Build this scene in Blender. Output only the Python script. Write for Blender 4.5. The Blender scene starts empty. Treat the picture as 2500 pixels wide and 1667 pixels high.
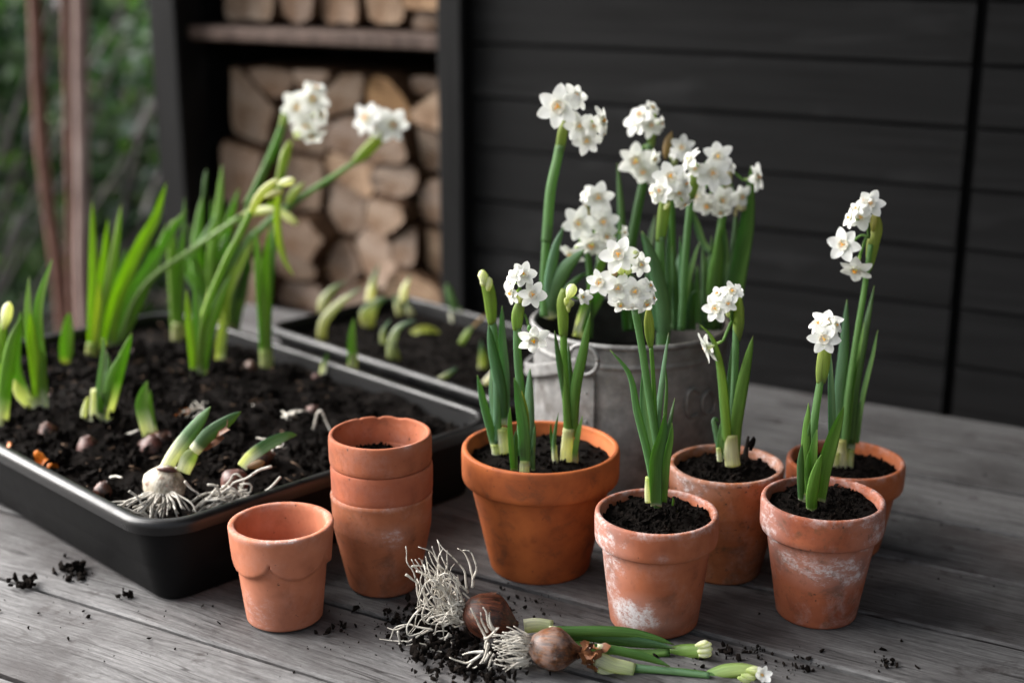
import bpy, math, random
import numpy as np
from mathutils import Vector, Matrix, Euler, noise as mnoise
random.seed(7); np.random.seed(7)
rnd = random.random
def ru(a, b): return a + (b - a) * random.random()
sc = bpy.context.scene
COL = sc.collection
rad = math.radians

# ------------------------------------------------------------------ camera
H, PITCH, FPX = 0.48, rad(16), 3472.2
cam_d = bpy.data.cameras.new('camera'); cam_d.lens = 50; cam_d.sensor_width = 36
cam_d.clip_start = 0.02; cam_d.clip_end = 300
cam_d.dof.use_dof = True; cam_d.dof.focus_distance = 1.0; cam_d.dof.aperture_fstop = 3.2
cam = bpy.data.objects.new('camera', cam_d); COL.objects.link(cam)
cam.location = (0, 0, H); cam.rotation_euler = (math.pi/2 - PITCH, 0, 0)
sc.camera = cam
# ------------------------------------------------------------------ sky, sun, exposure
SUN_AZ, SUN_EL = rad(-68), rad(36)      # azimuth from +Y, clockwise seen from above (negative: to the left)
w = bpy.data.worlds.new('World'); sc.world = w; w.use_nodes = True
nt = w.node_tree; bg = nt.nodes['Background']
sky = nt.nodes.new('ShaderNodeTexSky'); sky.sky_type = 'NISHITA'; sky.sun_disc = False
sky.sun_elevation = SUN_EL; sky.sun_rotation = SUN_AZ; sky.dust_density = 4.0; sky.ozone_density = 0.6; sky.air_density = 1.2
hs = nt.nodes.new('ShaderNodeHueSaturation'); hs.inputs['Saturation'].default_value = 0.30
nt.links.new(sky.outputs[0], hs.inputs['Color']); nt.links.new(hs.outputs[0], bg.inputs['Color'])
bg.inputs['Strength'].default_value = 0.085
sun_d = bpy.data.lights.new('sun', 'SUN'); sun_d.energy = 3.8; sun_d.angle = rad(62); sun_d.color = (1, 0.975, 0.95)
sun = bpy.data.objects.new('sun', sun_d); COL.objects.link(sun)
sdir = Vector((math.sin(SUN_AZ)*math.cos(SUN_EL), math.cos(SUN_AZ)*math.cos(SUN_EL), math.sin(SUN_EL)))
sun.rotation_euler = sdir.to_track_quat('Z', 'Y').to_euler(); sun.location = sdir*5
sc.view_settings.view_transform = 'Standard'; sc.view_settings.look = 'None'
sc.view_settings.exposure = 1.75; sc.view_settings.gamma = 1.0; sc.view_settings.use_curve_mapping = False
sc.cycles.use_denoising = True
sc.cycles.max_bounces = 8; sc.cycles.transparent_max_bounces = 8
sc.cycles.caustics_reflective = False; sc.cycles.caustics_refractive = False

# ------------------------------------------------------------------ measuring helpers
CP = Vector((0, 0, H)); CF = Vector((0, math.cos(PITCH), -math.sin(PITCH))); CU = Vector((0, math.sin(PITCH), math.cos(PITCH))); CR = Vector((1, 0, 0))
def ray(x, y): return CF + (x-1250)/FPX*CR - (y-833.5)/FPX*CU
def G(x, y, z=0.0):
    d = ray(x, y); return CP + d*((z-H)/d.z)
def P(x, y, Y):
    d = ray(x, y); return CP + d*(Y/d.y)
UD = Vector((math.sin(rad(60)), -math.cos(rad(60)), 0)); ND = Vector((math.cos(rad(60)), math.sin(rad(60)), 0))   # along the wall / into the wall
def UN(u, n, z=0): return UD*u + ND*n + Vector((0, 0, z))
def W(x, y, n):
    d = ray(x, y); return CP + d*(n/d.dot(ND))
class K:                      # a close-up of the photograph: origin and scale in full-size pixels
    def __init__(s, x0, y0, sc): s.x0, s.y0, s.s = x0, y0, sc
    def __call__(s, p): return (s.x0+p[0]*s.s, s.y0+p[1]*s.s)
KF = K(0, 0, 1)
KA = K(0, 0, .4145); KB = K(0, 600, .319); KT = K(200, 400, .319); KU = K(400, 400, .3509); KD = K(500, 150, .3507); KE = K(600, 600, .319)
K1 = K(1100, 150, .3189); K2 = K(1450, 200, .3189); K3 = K(1100, 550, .2871); K4 = K(1100, 950, .3189); K5 = K(1400, 1050, .3509)
K6 = K(1550, 650, .3189); K7 = K(1850, 450, .3509); K8 = K(1800, 1000, .4253); K9 = K(900, 1250, .266); K10 = K(1250, 1400, .2976); KC = K(0, 1000, .4252)

# ------------------------------------------------------------------ object helpers
def tag(o, label=None, cat=None, group=None, kind=None):
    if label: o['label'] = label
    if cat: o['category'] = cat
    if group: o['group'] = group
    if kind: o['kind'] = kind
    return o
def thing(name, label, cat, loc=(0, 0, 0), group=None, rotz=0.0):
    o = bpy.data.objects.new(name, None); COL.objects.link(o); o.location = loc; o.rotation_euler = (0, 0, rotz)
    o.empty_display_size = 0.01
    return tag(o, label, cat, group)
def mkmesh(name, V, Fc, mats, col=None, uv=None, midx=None, smooth=True):
    me = bpy.data.meshes.new(name); me.from_pydata([tuple(v) for v in V], [], [tuple(f) for f in Fc])
    for m in (mats if isinstance(mats, (list, tuple)) else [mats]): me.materials.append(m)
    if smooth: me.polygons.foreach_set('use_smooth', [True]*len(me.polygons))
    if midx is not None: me.polygons.foreach_set('material_index', midx)
    if col is not None:
        a = me.color_attributes.new('tint', 'FLOAT_COLOR', 'POINT')
        a.data.foreach_set('color', np.asarray([(c[0], c[1], c[2], 1) for c in col], dtype=np.float32).ravel())
    if uv is not None:
        a = me.attributes.new('along', 'FLOAT_VECTOR', 'POINT')
        a.data.foreach_set('vector', np.asarray([(c[0], c[1], c[2] if len(c) > 2 else 0) for c in uv], dtype=np.float32).ravel())
    me.update()
    return me
def obj(name, me, parent=None, loc=None, mat4=None):
    o = bpy.data.objects.new(name, me); COL.objects.link(o)
    if parent is not None: o.parent = parent
    if mat4 is not None: o.matrix_local = mat4
    elif loc is not None: o.location = loc
    return o
def finish(me, ang=40):
    me.set_sharp_from_angle(angle=rad(ang))
    return me

# ------------------------------------------------------------------ material helpers
class NT:
    def __init__(s, name):
        s.m = bpy.data.materials.new(name); s.m.use_nodes = True; s.t = s.m.node_tree; s.n = s.t.nodes; s.l = s.t.links
        s.b = s.n['Principled BSDF']; s.out = s.n['Material Output']
    def add(s, typ, **kw):
        n = s.n.new(typ)
        for k, v in kw.items():
            if hasattr(n, k) and not (k in n.inputs.keys()): setattr(n, k, v)
            else: s.set(n.inputs[k.replace('_', ' ')], v)
        return n
    def set(s, inp, v):
        if isinstance(v, bpy.types.NodeSocket): s.l.new(v, inp)
        else: inp.default_value = v
    def coord(s, kind='Object'):
        return s.n.new('ShaderNodeTexCoord').outputs[kind]
    def attr(s, name):
        a = s.n.new('ShaderNodeAttribute'); a.attribute_name = name; return a
    def mapping(s, vec, scale=(1, 1, 1), loc=(0, 0, 0)):
        m = s.n.new('ShaderNodeMapping'); s.l.new(vec, m.inputs['Vector']); m.inputs['Scale'].default_value = scale
        s.set(m.inputs['Location'], loc); return m.outputs[0]
    def noise(s, vec, scale, detail=4, rough=.55, dist=0.0):
        n = s.n.new('ShaderNodeTexNoise'); s.l.new(vec, n.inputs['Vector']); n.inputs['Scale'].default_value = scale
        n.inputs['Detail'].default_value = detail; n.inputs['Roughness'].default_value = rough; n.inputs['Distortion'].default_value = dist
        return n.outputs['Fac']
    def ramp(s, fac, stops):
        r = s.n.new('ShaderNodeValToRGB'); s.l.new(fac, r.inputs[0]); e = r.color_ramp.elements
        while len(e) < len(stops): e.new(.5)
        for i, (p, c) in enumerate(stops):
            e[i].position = p; e[i].color = (c, c, c, 1) if isinstance(c, (int, float)) else (*c, 1)
        return r.outputs[0]
    def mix(s, fac, a, b, mode='MIX'):
        m = s.n.new('ShaderNodeMix'); m.data_type = 'RGBA'; m.blend_type = mode
        s.set(m.inputs[0], fac)
        for i, v in ((6, a), (7, b)):
            if isinstance(v, bpy.types.NodeSocket): s.l.new(v, m.inputs[i])
            else: m.inputs[i].default_value = (*v, 1) if isinstance(v, (tuple, list)) else (v, v, v, 1)
        return m.outputs[2]
    def math(s, op, a, b=0.0, clamp=False):
        m = s.n.new('ShaderNodeMath'); m.operation = op; m.use_clamp = clamp; s.set(m.inputs[0], a); s.set(m.inputs[1], b); return m.outputs[0]
    def bump(s, h, strength=.3, dist=.002, normal=None):
        b = s.n.new('ShaderNodeBump'); s.l.new(h, b.inputs['Height']); b.inputs['Strength'].default_value = strength; b.inputs['Distance'].default_value = dist
        if normal is not None: s.l.new(normal, b.inputs['Normal'])
        s.l.new(b.outputs[0], s.b.inputs['Normal']); return b.outputs[0]
    def blob(s, vec, c, r, soft=.5, wob=None):
        """1 inside an ellipsoid round c with radii r, falling to 0 outside."""
        m = s.n.new('ShaderNodeVectorMath'); m.operation = 'SUBTRACT'; s.l.new(vec, m.inputs[0]); m.inputs[1].default_value = c
        d = s.n.new('ShaderNodeVectorMath'); d.operation = 'DIVIDE'; s.l.new(m.outputs[0], d.inputs[0]); d.inputs[1].default_value = r
        L = s.n.new('ShaderNodeVectorMath'); L.operation = 'LENGTH'; s.l.new(d.outputs[0], L.inputs[0])
        v = L.outputs['Value']
        if wob is not None: v = s.math('ADD', v, wob)
        mr = s.n.new('ShaderNodeMapRange'); s.l.new(v, mr.inputs[0])
        mr.inputs[1].default_value = 1+soft; mr.inputs[2].default_value = 1-soft; mr.inputs[3].default_value = 0; mr.inputs[4].default_value = 1
        return mr.outputs[0]
    def pbr(s, color=None, rough=None, spec=None, metal=None):
        for k, v in (('Base Color', color), ('Roughness', rough), ('Specular IOR Level', spec), ('Metallic', metal)):
            if v is None: continue
            if isinstance(v, (tuple, list)): v = (*v, 1)
            s.set(s.b.inputs[k], v)
        return s
    def translucent(s, col, fac):
        t = s.n.new('ShaderNodeBsdfTranslucent'); s.set(t.inputs['Color'], (*col, 1) if isinstance(col, tuple) else col)
        m = s.n.new('ShaderNodeMixShader'); s.set(m.inputs[0], fac); s.l.new(s.b.outputs[0], m.inputs[1]); s.l.new(t.outputs[0], m.inputs[2])
        s.l.new(m.outputs[0], s.out.inputs['Surface'])

def mat_plant():
    n = NT('leaf_tissue'); c = n.attr('tint').outputs['Color']; al = n.attr('along').outputs['Vector']
    st = n.noise(n.mapping(al, (26, 2.0, 1)), 1.0, 3, .6)
    st2 = n.noise(n.mapping(al, (5, 1.2, 1)), 1.0, 2)
    k = n.math('ADD', n.math('MULTIPLY', st, .5), n.math('MULTIPLY', st2, .5))
    f = n.ramp(k, [(.30, .58), (.70, 1.32)])
    col = n.mix(1.0, c, f, 'MULTIPLY')
    col = n.mix(n.math('MULTIPLY', st2, .22), col, n.mix(.5, col, (.20, .27, .22)))
    n.pbr(col, n.ramp(st2, [(.3, .36), (.7, .58)]), .36); n.bump(st, .5, .0007)
    tc = n.mix(1.0, col, (1.5, 1.6, .7), 'MULTIPLY')
    n.translucent(tc, .42)
    return n.m
def mat_petal():
    n = NT('petal'); al = n.attr('along').outputs['Vector']; c = n.attr('tint').outputs['Color']
    st = n.noise(n.mapping(al, (14, 1.5, 1)), 1.0, 2)
    n.pbr(n.mix(1.0, c, n.ramp(st, [(.3, .97), (.7, 1.0)]), 'MULTIPLY'), .55, .25); n.bump(st, .35, .0006)
    n.translucent((.92, .93, .87), .40)
    return n.m
def mat_plain(name, col, rough=.5, spec=.3, var=.25, scale=300, bump=.2):
    n = NT(name); v = n.noise(n.coord(), scale, 4)
    n.pbr(n.mix(1.0, col, n.ramp(v, [(.3, 1-var), (.7, 1+var)]), 'MULTIPLY'), rough, spec)
    if bump: n.bump(v, bump, .0006)
    return n.m
def mat_terra(name, base, dark, white=(), amt=0.0, stain=.35, rim_white=0.0, zr=.085, spots=0.0, rough=.78, moss=0.0):
    """clay: mottled base, dark specks, lime bloom in the listed patches [(centre, radii, strength)]"""
    n = NT(name); o = n.coord()
    big = n.noise(o, 22, 4, .6); mid = n.noise(o, 90, 5, .65); fine = n.noise(o, 600, 5, .7)
    col = n.mix(n.ramp(big, [(.36, 0.0), (.64, 1.0)]), base, tuple(c*.85 for c in dark))
    col = n.mix(n.math('MULTIPLY', n.ramp(mid, [(.55, 0.0), (.8, 1.0)]), stain), col, tuple(c*.45 for c in dark))
    sp = n.noise(o, 260, 3, .6)
    col = n.mix(n.ramp(sp, [(.69-.04*spots, 0.0), (.73-.04*spots, .75)]), col, (.035, .022, .016))
    # pale chalky haze
    bloom = n.math('MULTIPLY', n.ramp(n.noise(o, 34, 6, .72, .6), [(.50, 0.0), (.72, 1.0)]), amt)
    wob = n.math('MULTIPLY', n.math('SUBTRACT', n.noise(o, 85, 8, .78), .5), 3.2)
    grime = n.math('MULTIPLY', n.ramp(n.noise(o, 48, 6, .7, .5), [(.54, 0.0), (.68, 1.0)]), stain*1.3)
    col = n.mix(grime, col, (.11, .045, .024))
    grit = n.ramp(n.noise(o, 330, 6, .8), [(.38, .22), (.52, 1.0)])
    tot = n.math('MULTIPLY', bloom, grit)
    mott = n.ramp(n.noise(n.mapping(o, (1, 1, 1.9)), 120, 7, .8), [(.42, .06), (.60, 1.0)])
    for c, r, k in white:
        if k <= 0: continue
        b = n.math('MULTIPLY', n.math('MULTIPLY', n.blob(o, c, r, .40, wob), k), grit)
        if k < .95: b = n.math('MULTIPLY', b, mott)
        hz = n.math('MULTIPLY', n.blob(o, c, tuple(q*1.35 for q in r), .75), .20*k)
        tot = n.math('MAXIMUM', tot, hz)
        tot = n.math('MAXIMUM', tot, b)
    if rim_white > 0:
        sz = n.n.new('ShaderNodeSeparateXYZ'); n.l.new(o, sz.inputs[0])
        z = n.math('ADD', sz.outputs[2], n.math('MULTIPLY', n.math('SUBTRACT', n.noise(o, 130, 4, .7), .5), .008))
        rr = n.n.new('ShaderNodeMapRange'); n.l.new(z, rr.inputs[0]); rr.inputs[1].default_value = zr-.006; rr.inputs[2].default_value = zr
        rw = n.math('MULTIPLY', rr.outputs[0], n.ramp(n.noise(o, 75, 4, .7), [(.42, 0.0), (.62, rim_white)]))
        tot = n.math('MAXIMUM', tot, n.math('MULTIPLY', rw, grit))
    col = n.mix(tot, col, (.64, .60, .60))
    if moss > 0:
        ms = n.math('MULTIPLY', n.ramp(n.noise(o, 110, 5, .7), [(.56, 0.0), (.70, 1.0)]), moss)
        col = n.mix(ms, col, (.06, .05, .028))
    n.pbr(col, rough, .22)
    h = n.math('ADD', n.math('MULTIPLY', fine, .6), n.math('MULTIPLY', tot, .5))
    n.bump(n.math('ADD', h, n.math('MULTIPLY', mid, .6)), .30, .0008)
    return n.m
def mat_wood(name='weathered_wood', tone=1.0):
    n = NT(name); o = n.coord(); oi = n.n.new('ShaderNodeObjectInfo')
    sh = n.n.new('ShaderNodeVectorMath'); sh.operation = 'SCALE'; n.l.new(oi.outputs['Random'], sh.inputs['Scale']); sh.inputs[0].default_value = (7.3, 3.1, 0)
    ad = n.n.new('ShaderNodeVectorMath'); ad.operation = 'ADD'; n.l.new(o, ad.inputs[0]); n.l.new(sh.outputs[0], ad.inputs[1]); v = ad.outputs[0]
    warp = n.noise(n.mapping(v, (2.2, 9, 9)), 1.0, 3, .5)
    wv = n.n.new('ShaderNodeCombineXYZ'); n.set(wv.inputs[1], n.math('MULTIPLY', n.math('SUBTRACT', warp, .5), .045))
    a2 = n.n.new('ShaderNodeVectorMath'); a2.operation = 'ADD'; n.l.new(v, a2.inputs[0]); n.l.new(wv.outputs[0], a2.inputs[1]); gv = a2.outputs[0]
    g1 = n.noise(n.mapping(gv, (16, 300, 60)), 1.0, 6, .65)
    g2 = n.noise(n.mapping(gv, (60, 900, 300)), 1.0, 5, .75)
    g3 = n.noise(n.mapping(gv, (3, 42, 20)), 1.0, 4, .6)
    blot = n.noise(v, 8, 5, .62); blot2 = n.noise(v, 34, 5, .7)
    g4 = n.noise(n.mapping(gv, (110, 620, 300)), 1.0, 4, .8)
    t = n.math('ADD', n.math('ADD', n.math('MULTIPLY', g1, .36), n.math('MULTIPLY', g4, .26)), n.math('ADD', n.math('MULTIPLY', g2, .20), n.math('MULTIPLY', g3, .18)))
    col = n.ramp(t, [(.38, (.035*tone, .033*tone, .033*tone)), (.47, (.150*tone, .145*tone, .146*tone)), (.56, (.255*tone, .25*tone, .25*tone)), (.68, (.42*tone, .412*tone, .41*tone))])
    col = n.mix(n.ramp(blot, [(.47, 0.0), (.66, .80)]), col, (.060*tone, .052*tone, .052*tone))
    col = n.mix(n.ramp(blot2, [(.59, 0.0), (.70, .8)]), col, (.026, .020, .019))
    ck = n.noise(n.mapping(gv, (3.2, 95, 20)), 1.0, 2, .5)
    crack = n.ramp(n.math('ABSOLUTE', n.math('SUBTRACT', ck, .5)), [(.004, 1.0), (.014, 0.0)])
    crack = n.math('MULTIPLY', crack, n.ramp(n.noise(v, 11, 2, .5), [(.47, 0.0), (.56, 1.0)]))
    col = n.mix(n.math('MULTIPLY', crack, .85), col, (.012, .010, .010))
    kv = n.n.new('ShaderNodeTexVoronoi'); n.l.new(n.mapping(gv, (3.6, 11, 4)), kv.inputs['Vector']); kv.inputs['Scale'].default_value = 1.0
    rings_ = n.math('SINE', n.math('MULTIPLY', kv.outputs['Distance'], 85.0))
    kn = n.math('MULTIPLY', n.ramp(rings_, [(.55, 0.0), (.95, 1.0)]), n.ramp(kv.outputs['Distance'], [(.16, .75), (.34, 0.0)]))
    col = n.mix(n.math('MULTIPLY', kn, .6), col, (.030, .025, .024))
    red = n.noise(v, 5, 3, .5); col = n.mix(n.ramp(red, [(.55, 0.0), (.75, .35)]), col, (.12*tone, .072*tone, .064*tone))
    tn = n.n.new('ShaderNodeMapRange'); n.l.new(oi.outputs['Random'], tn.inputs[0]); tn.inputs[3].default_value = .78; tn.inputs[4].default_value = 1.12
    col = n.mix(1.0, col, tn.outputs[0], 'MULTIPLY')
    n.pbr(col, n.ramp(g1, [(.3, .72), (.7, .55)]), .28)
    n.bump(n.math('ADD', n.math('MULTIPLY', g1, .7), n.math('MULTIPLY', g4, .7)), .6, .0016)
    return n.m
def mat_black_wood():
    n = NT('black_stained_wood'); o = n.coord(); oi = n.n.new('ShaderNodeObjectInfo')
    sh = n.n.new('ShaderNodeVectorMath'); sh.operation = 'SCALE'; n.l.new(oi.outputs['Random'], sh.inputs['Scale']); sh.inputs[0].default_value = (9, 2, 5)
    ad = n.n.new('ShaderNodeVectorMath'); ad.operation = 'ADD'; n.l.new(o, ad.inputs[0]); n.l.new(sh.outputs[0], ad.inputs[1]); v = ad.outputs[0]
    g1 = n.noise(n.mapping(v, (4, 60, 90)), 1.0, 5, .6, .4); kn = n.noise(n.mapping(v, (5, 9, 16)), 1.0, 3, .5, .6)
    col = n.ramp(g1, [(.3, (.0032, .0032, .0034)), (.7, (.0085, .0085, .009))])
    col = n.mix(n.ramp(kn, [(.58, 0.0), (.78, .8)]), col, (.027, .027, .028))
    n.pbr(col, n.ramp(kn, [(.3, .70), (.7, .50)]), .16); n.bump(g1, .4, .002)
    return n.m
def mat_zinc():
    n = NT('weathered_zinc'); o = n.coord()
    a = n.noise(o, 14, 5, .6); b = n.noise(o, 70, 5, .65); v = n.n.new('ShaderNodeTexVoronoi'); n.l.new(o, v.inputs['Vector']); v.inputs['Scale'].default_value = 110
    col = n.ramp(b, [(.28, (.15, .148, .143)), (.5, (.255, .252, .245)), (.72, (.37, .366, .355))])
    col = n.mix(n.math('MULTIPLY', v.outputs['Distance'], .55), col, (.11, .11, .11))
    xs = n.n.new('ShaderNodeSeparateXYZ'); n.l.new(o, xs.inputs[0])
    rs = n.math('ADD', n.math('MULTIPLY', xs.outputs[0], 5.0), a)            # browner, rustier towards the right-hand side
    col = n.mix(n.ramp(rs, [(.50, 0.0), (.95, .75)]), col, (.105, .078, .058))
    col = n.mix(n.ramp(n.noise(o, 26, 6, .7), [(.54, 0.0), (.66, .75)]), col, (.085, .075, .066))
    n.pbr(col, n.ramp(b, [(.3, .62), (.7, .48)]), .4, .35); n.bump(n.math('ADD', b, n.math('MULTIPLY', a, 1.5)), .25, .002)
    return n.m
def mat_soil(name='soil_dark', k=1.0):
    n = NT(name); o = n.coord(); a = n.noise(o, 150, 6, .7); b = n.noise(o, 800, 4, .7)
    col = n.ramp(a, [(.32, (.0035*k, .0028*k, .0024*k)), (.60, (.0095*k, .0072*k, .006*k)), (.78, (.045*k, .031*k, .023*k))])
    col = n.mix(n.ramp(b, [(.72, 0.0), (.80, .5)]), col, (.07, .05, .037))
    n.pbr(col, .95, .05); n.bump(n.math('ADD', a, n.math('MULTIPLY', b, .5)), .8, .003)
    return n.m
def mat_bulb(name, light, dark, patch=(.45, .30, .20), white=0.0):
    n = NT(name); o = n.coord(); al = n.attr('along').outputs['Vector']
    st = n.noise(n.mapping(al, (16, 2.2, 1)), 1.0, 6, .7, .5); a = n.noise(o, 75, 5, .7); b = n.noise(o, 130, 6, .75)
    col = n.mix(n.ramp(st, [(.40, 0.0), (.60, 1.0)]), dark, light)
    col = n.mix(n.ramp(a, [(.48, 0.0), (.60, .85)]), col, tuple(c*.35 for c in dark))
    col = n.mix(n.ramp(b, [(.56, 0.0), (.66, .75)]), col, patch)
    if white: col = n.mix(n.math('MULTIPLY', n.ramp(n.noise(o, 60, 6, .7), [(.44, 1.0), (.54, 0.0)]), white), col, (.46, .42, .40))
    n.pbr(col, n.ramp(st, [(.3, .30), (.7, .55)]), .5); n.bump(n.math('ADD', st, b), .5, .001)
    return n.m
def mat_root():
    n = NT('root'); o = n.coord(); a = n.noise(o, 240, 4, .7); b = n.noise(o, 90, 3)
    col = n.ramp(b, [(.3, (.40, .36, .30)), (.7, (.70, .67, .60))])
    col = n.mix(n.ramp(a, [(.55, 0.0), (.64, .92)]), col, (.03, .024, .02))
    n.pbr(col, .6, .3); n.bump(a, .3, .0005); return n.m
def mat_plastic(name, rough, spec, col=(.0045, .0045, .0048), dirt=.35):
    n = NT(name); o = n.coord(); a = n.noise(o, 30, 5, .65); b = n.noise(n.mapping(o, (30, 30, 260)), 1.0, 4, .6)
    c = n.mix(n.math('MULTIPLY', n.ramp(a, [(.45, 0.0), (.75, 1.0)]), dirt), col, (.014, .0135, .013))
    sp = n.noise(o, 700, 2, .5); c = n.mix(n.ramp(sp, [(.75, 0.0), (.80, .4)]), c, (.12, .11, .10))
    n.pbr(c, n.ramp(a, [(.35, rough), (.75, min(1, rough+.25))]), spec); n.bump(b, .08, .001); return n.m
def mat_bark(name, a, b, sc=30):
    n = NT(name); o = n.coord(); g = n.noise(n.mapping(o, (1, 1, .22)), sc, 6, .65); h = n.noise(o, sc*.35, 3)
    c = n.mix(n.ramp(g, [(.35, 0.0), (.68, 1.0)]), a, b); c = n.mix(n.ramp(h, [(.5, 0.0), (.75, .6)]), c, tuple(x*.5 for x in a))
    n.pbr(c, .7, .25); n.bump(g, .6, .006); return n.m
def mat_logend():
    n = NT('split_wood_end'); o = n.coord(); oi = n.n.new('ShaderNodeObjectInfo')
    a = n.noise(o, 26, 5, .6); f = n.noise(o, 240, 4, .7)
    wv = n.n.new('ShaderNodeTexWave'); wv.wave_type = 'RINGS'; wv.rings_direction = 'Y'; n.l.new(n.mapping(o, (1, 1, 1), (.02, 0, .03)), wv.inputs['Vector']); wv.inputs['Scale'].default_value = 55; wv.inputs['Distortion'].default_value = 2.5; wv.inputs['Detail'].default_value = 2
    base = n.ramp(oi.outputs['Random'], [(0, (.33, .235, .175)), (.3, (.46, .345, .26)), (.6, (.37, .285, .235)), (.8, (.50, .38, .29)), (1, (.48, .285, .14))])
    c = n.mix(n.ramp(a, [(.40, 0.0), (.64, .75)]), base, (.22, .125, .07))
    c = n.mix(.45, c, n.mix(1.0, c, wv.outputs['Color'], 'MULTIPLY'))
    c = n.mix(1.0, c, n.ramp(f, [(.3, .8), (.7, 1.1)]), 'MULTIPLY')
    n.pbr(c, .8, .15); n.bump(f, .4, .002); return n.m
def mat_foliage(name, a, b, tr=.3):
    n = NT(name); c0 = n.attr('tint').outputs['Color']
    n.pbr(c0, .55, .18); n.translucent(n.mix(1.0, c0, (1.3, 1.5, .6), 'MULTIPLY'), tr); return n.m

M_LEAF = mat_plant(); M_PETAL = mat_petal()
def mat_corona():
    n = NT('corona_white'); n.pbr((.86, .85, .78), .5, .3); n.translucent((.86, .85, .76), .4); return n.m
M_CORONA = mat_corona()
M_ANTHER = mat_plain('anther_orange', (1.0, .43, .0), .6, .2, .2, 900, .2)
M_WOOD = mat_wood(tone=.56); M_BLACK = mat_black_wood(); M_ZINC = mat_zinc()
M_SOIL = mat_soil(k=.75); M_CRUMB = mat_soil('soil_crumb', 1.25)
M_BULB_DARK = mat_bulb('bulb_skin_dark', (.15, .040, .016), (.016, .006, .005), (.20, .080, .030))
M_BULB_BROWN = mat_bulb('bulb_skin_brown', (.20, .066, .014), (.045, .014, .008), (.24, .11, .045), .22)
M_BULB_RED = mat_bulb('bulb_skin_red', (.14, .045, .030), (.040, .012, .010), (.17, .075, .045))
M_BULB_WHITE = mat_bulb('bulb_flesh_white', (.56, .52, .43), (.36, .30, .22), (.26, .10, .045))
M_SKIN = mat_plain('dry_bulb_skin', (.16, .060, .022), .45, .4, .5, 220, .5)
M_ORANGE = mat_plain('orange_skin_scrap', (.62, .17, .015), .45, .35, .4, 200, .3)
M_ROOT = mat_root()
M_PLASTIC = mat_plastic('black_plastic_matt', .55, .10); M_RIM = mat_plastic('black_plastic_smooth', .26, .34, dirt=.18)
M_BARK_RED = mat_bark('reddish_bark', (.10, .045, .032), (.20, .105, .08)); M_BARK_PALE = mat_bark('pale_pinkish_bark', (.22, .14, .12), (.40, .31, .28))
M_BARK_GREY = mat_bark('grey_bark', (.05, .042, .041), (.13, .115, .115)); M_BARK_LOG = mat_bark('log_bark', (.05, .026, .014), (.13, .07, .038), 45)
M_LOGEND = mat_logend(); M_SHELF = mat_bark('shelf_wood', (.06, .038, .03), (.14, .098, .08), 40)
M_SHRUB = mat_foliage('shrub_leaf', 0, 0)
M_GROUND = mat_plain('garden_earth', (.055, .045, .038), .95, .1, .6, 9, .6)
M_TWIG = mat_plain('dark_twig', (.02, .015, .012), .8, .2, .4, 200, .4)

# ------------------------------------------------------------------ shape helpers
def catmull(pts, n):
    pts = [Vector(p) for p in pts]
    if len(pts) == 2: return [pts[0].lerp(pts[1], i/(n-1)) for i in range(n)]
    L = [0.0]
    for a, b in zip(pts, pts[1:]): L.append(L[-1] + (b-a).length)
    out = []
    ext = [pts[0]*2-pts[1]] + pts + [pts[-1]*2-pts[-2]]
    for i in range(n):
        s = L[-1]*i/(n-1); k = 0
        while k < len(pts)-2 and s > L[k+1]: k += 1
        t = (s-L[k])/max(1e-9, L[k+1]-L[k]); p0, p1, p2, p3 = ext[k], ext[k+1], ext[k+2], ext[k+3]
        m1 = (p2-p0)*.5; m2 = (p3-p1)*.5
        out.append(p1*(2*t**3-3*t*t+1) + m1*(t**3-2*t*t+t) + p2*(-2*t**3+3*t*t) + m2*(t**3-t*t))
    return out
def sweep(path, wid, thk, front, col, nc=10, channel=.0, yaw=0.0, twist=0.0):
    """closed lens-shaped section along a path. wid(t), thk(t) in metres; front = direction the flat side looks at; col(t, s)"""
    n = len(path); V = []; F = []; C = []; U = []; Lh = 0.0; ph = rnd()*50
    for i, p in enumerate(path):
        t = i/(n-1); a = path[max(0, i-1)]; b = path[min(n-1, i+1)]; T = (b-a).normalized()
        if i: Lh += (p-path[i-1]).length
        side = T.cross(front)
        if side.length < 1e-6: side = T.cross(Vector((.3, .9, .1)))
        side.normalize(); nr = side.cross(T).normalized()
        y = yaw + twist*t; s2 = side*math.cos(y) + nr*math.sin(y); n2 = nr*math.cos(y) - side*math.sin(y)
        w_, h_ = wid(t), thk(t)
        for k in range(nc):
            an = 2*math.pi*k/nc; ca, sa = math.cos(an), math.sin(an)
            off = s2*(w_/2*ca) + n2*(h_/2*sa + channel*w_*ca*ca)
            V.append(p+off); C.append(col(t, ca)); U.append((ca*.5 + (0 if sa > 0 else 3) + ph, Lh*20 + ph, 0))
    for i in range(n-1):
        for k in range(nc):
            a = i*nc+k; b = i*nc+(k+1) % nc; F.append((a, b, b+nc, a+nc))
    F.append(tuple(range(nc-1, -1, -1))); F.append(tuple((n-1)*nc+k for k in range(nc)))
    return V, F, C, U
def tube(path, r0, r1, nc=6, tip=True):
    n = len(path); V = []; F = []
    ref = Vector((.31, .52, .79))
    for i, p in enumerate(path):
        t = i/(n-1); T = (path[min(n-1, i+1)]-path[max(0, i-1)])
        T = T.normalized() if T.length > 1e-9 else Vector((0, 0, 1)); s = T.cross(ref).normalized(); u = s.cross(T)
        r = (r0+(r1-r0)*t)
        for k in range(nc):
            a = 2*math.pi*k/nc; V.append(p + s*(r*math.cos(a)) + u*(r*math.sin(a)))
    for i in range(n-1):
        for k in range(nc):
            a = i*nc+k; b = i*nc+(k+1) % nc; F.append((a, b, b+nc, a+nc))
    F.append(tuple(range(nc-1, -1, -1))); F.append(tuple((n-1)*nc+k for k in range(nc)))
    return V, F
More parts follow.
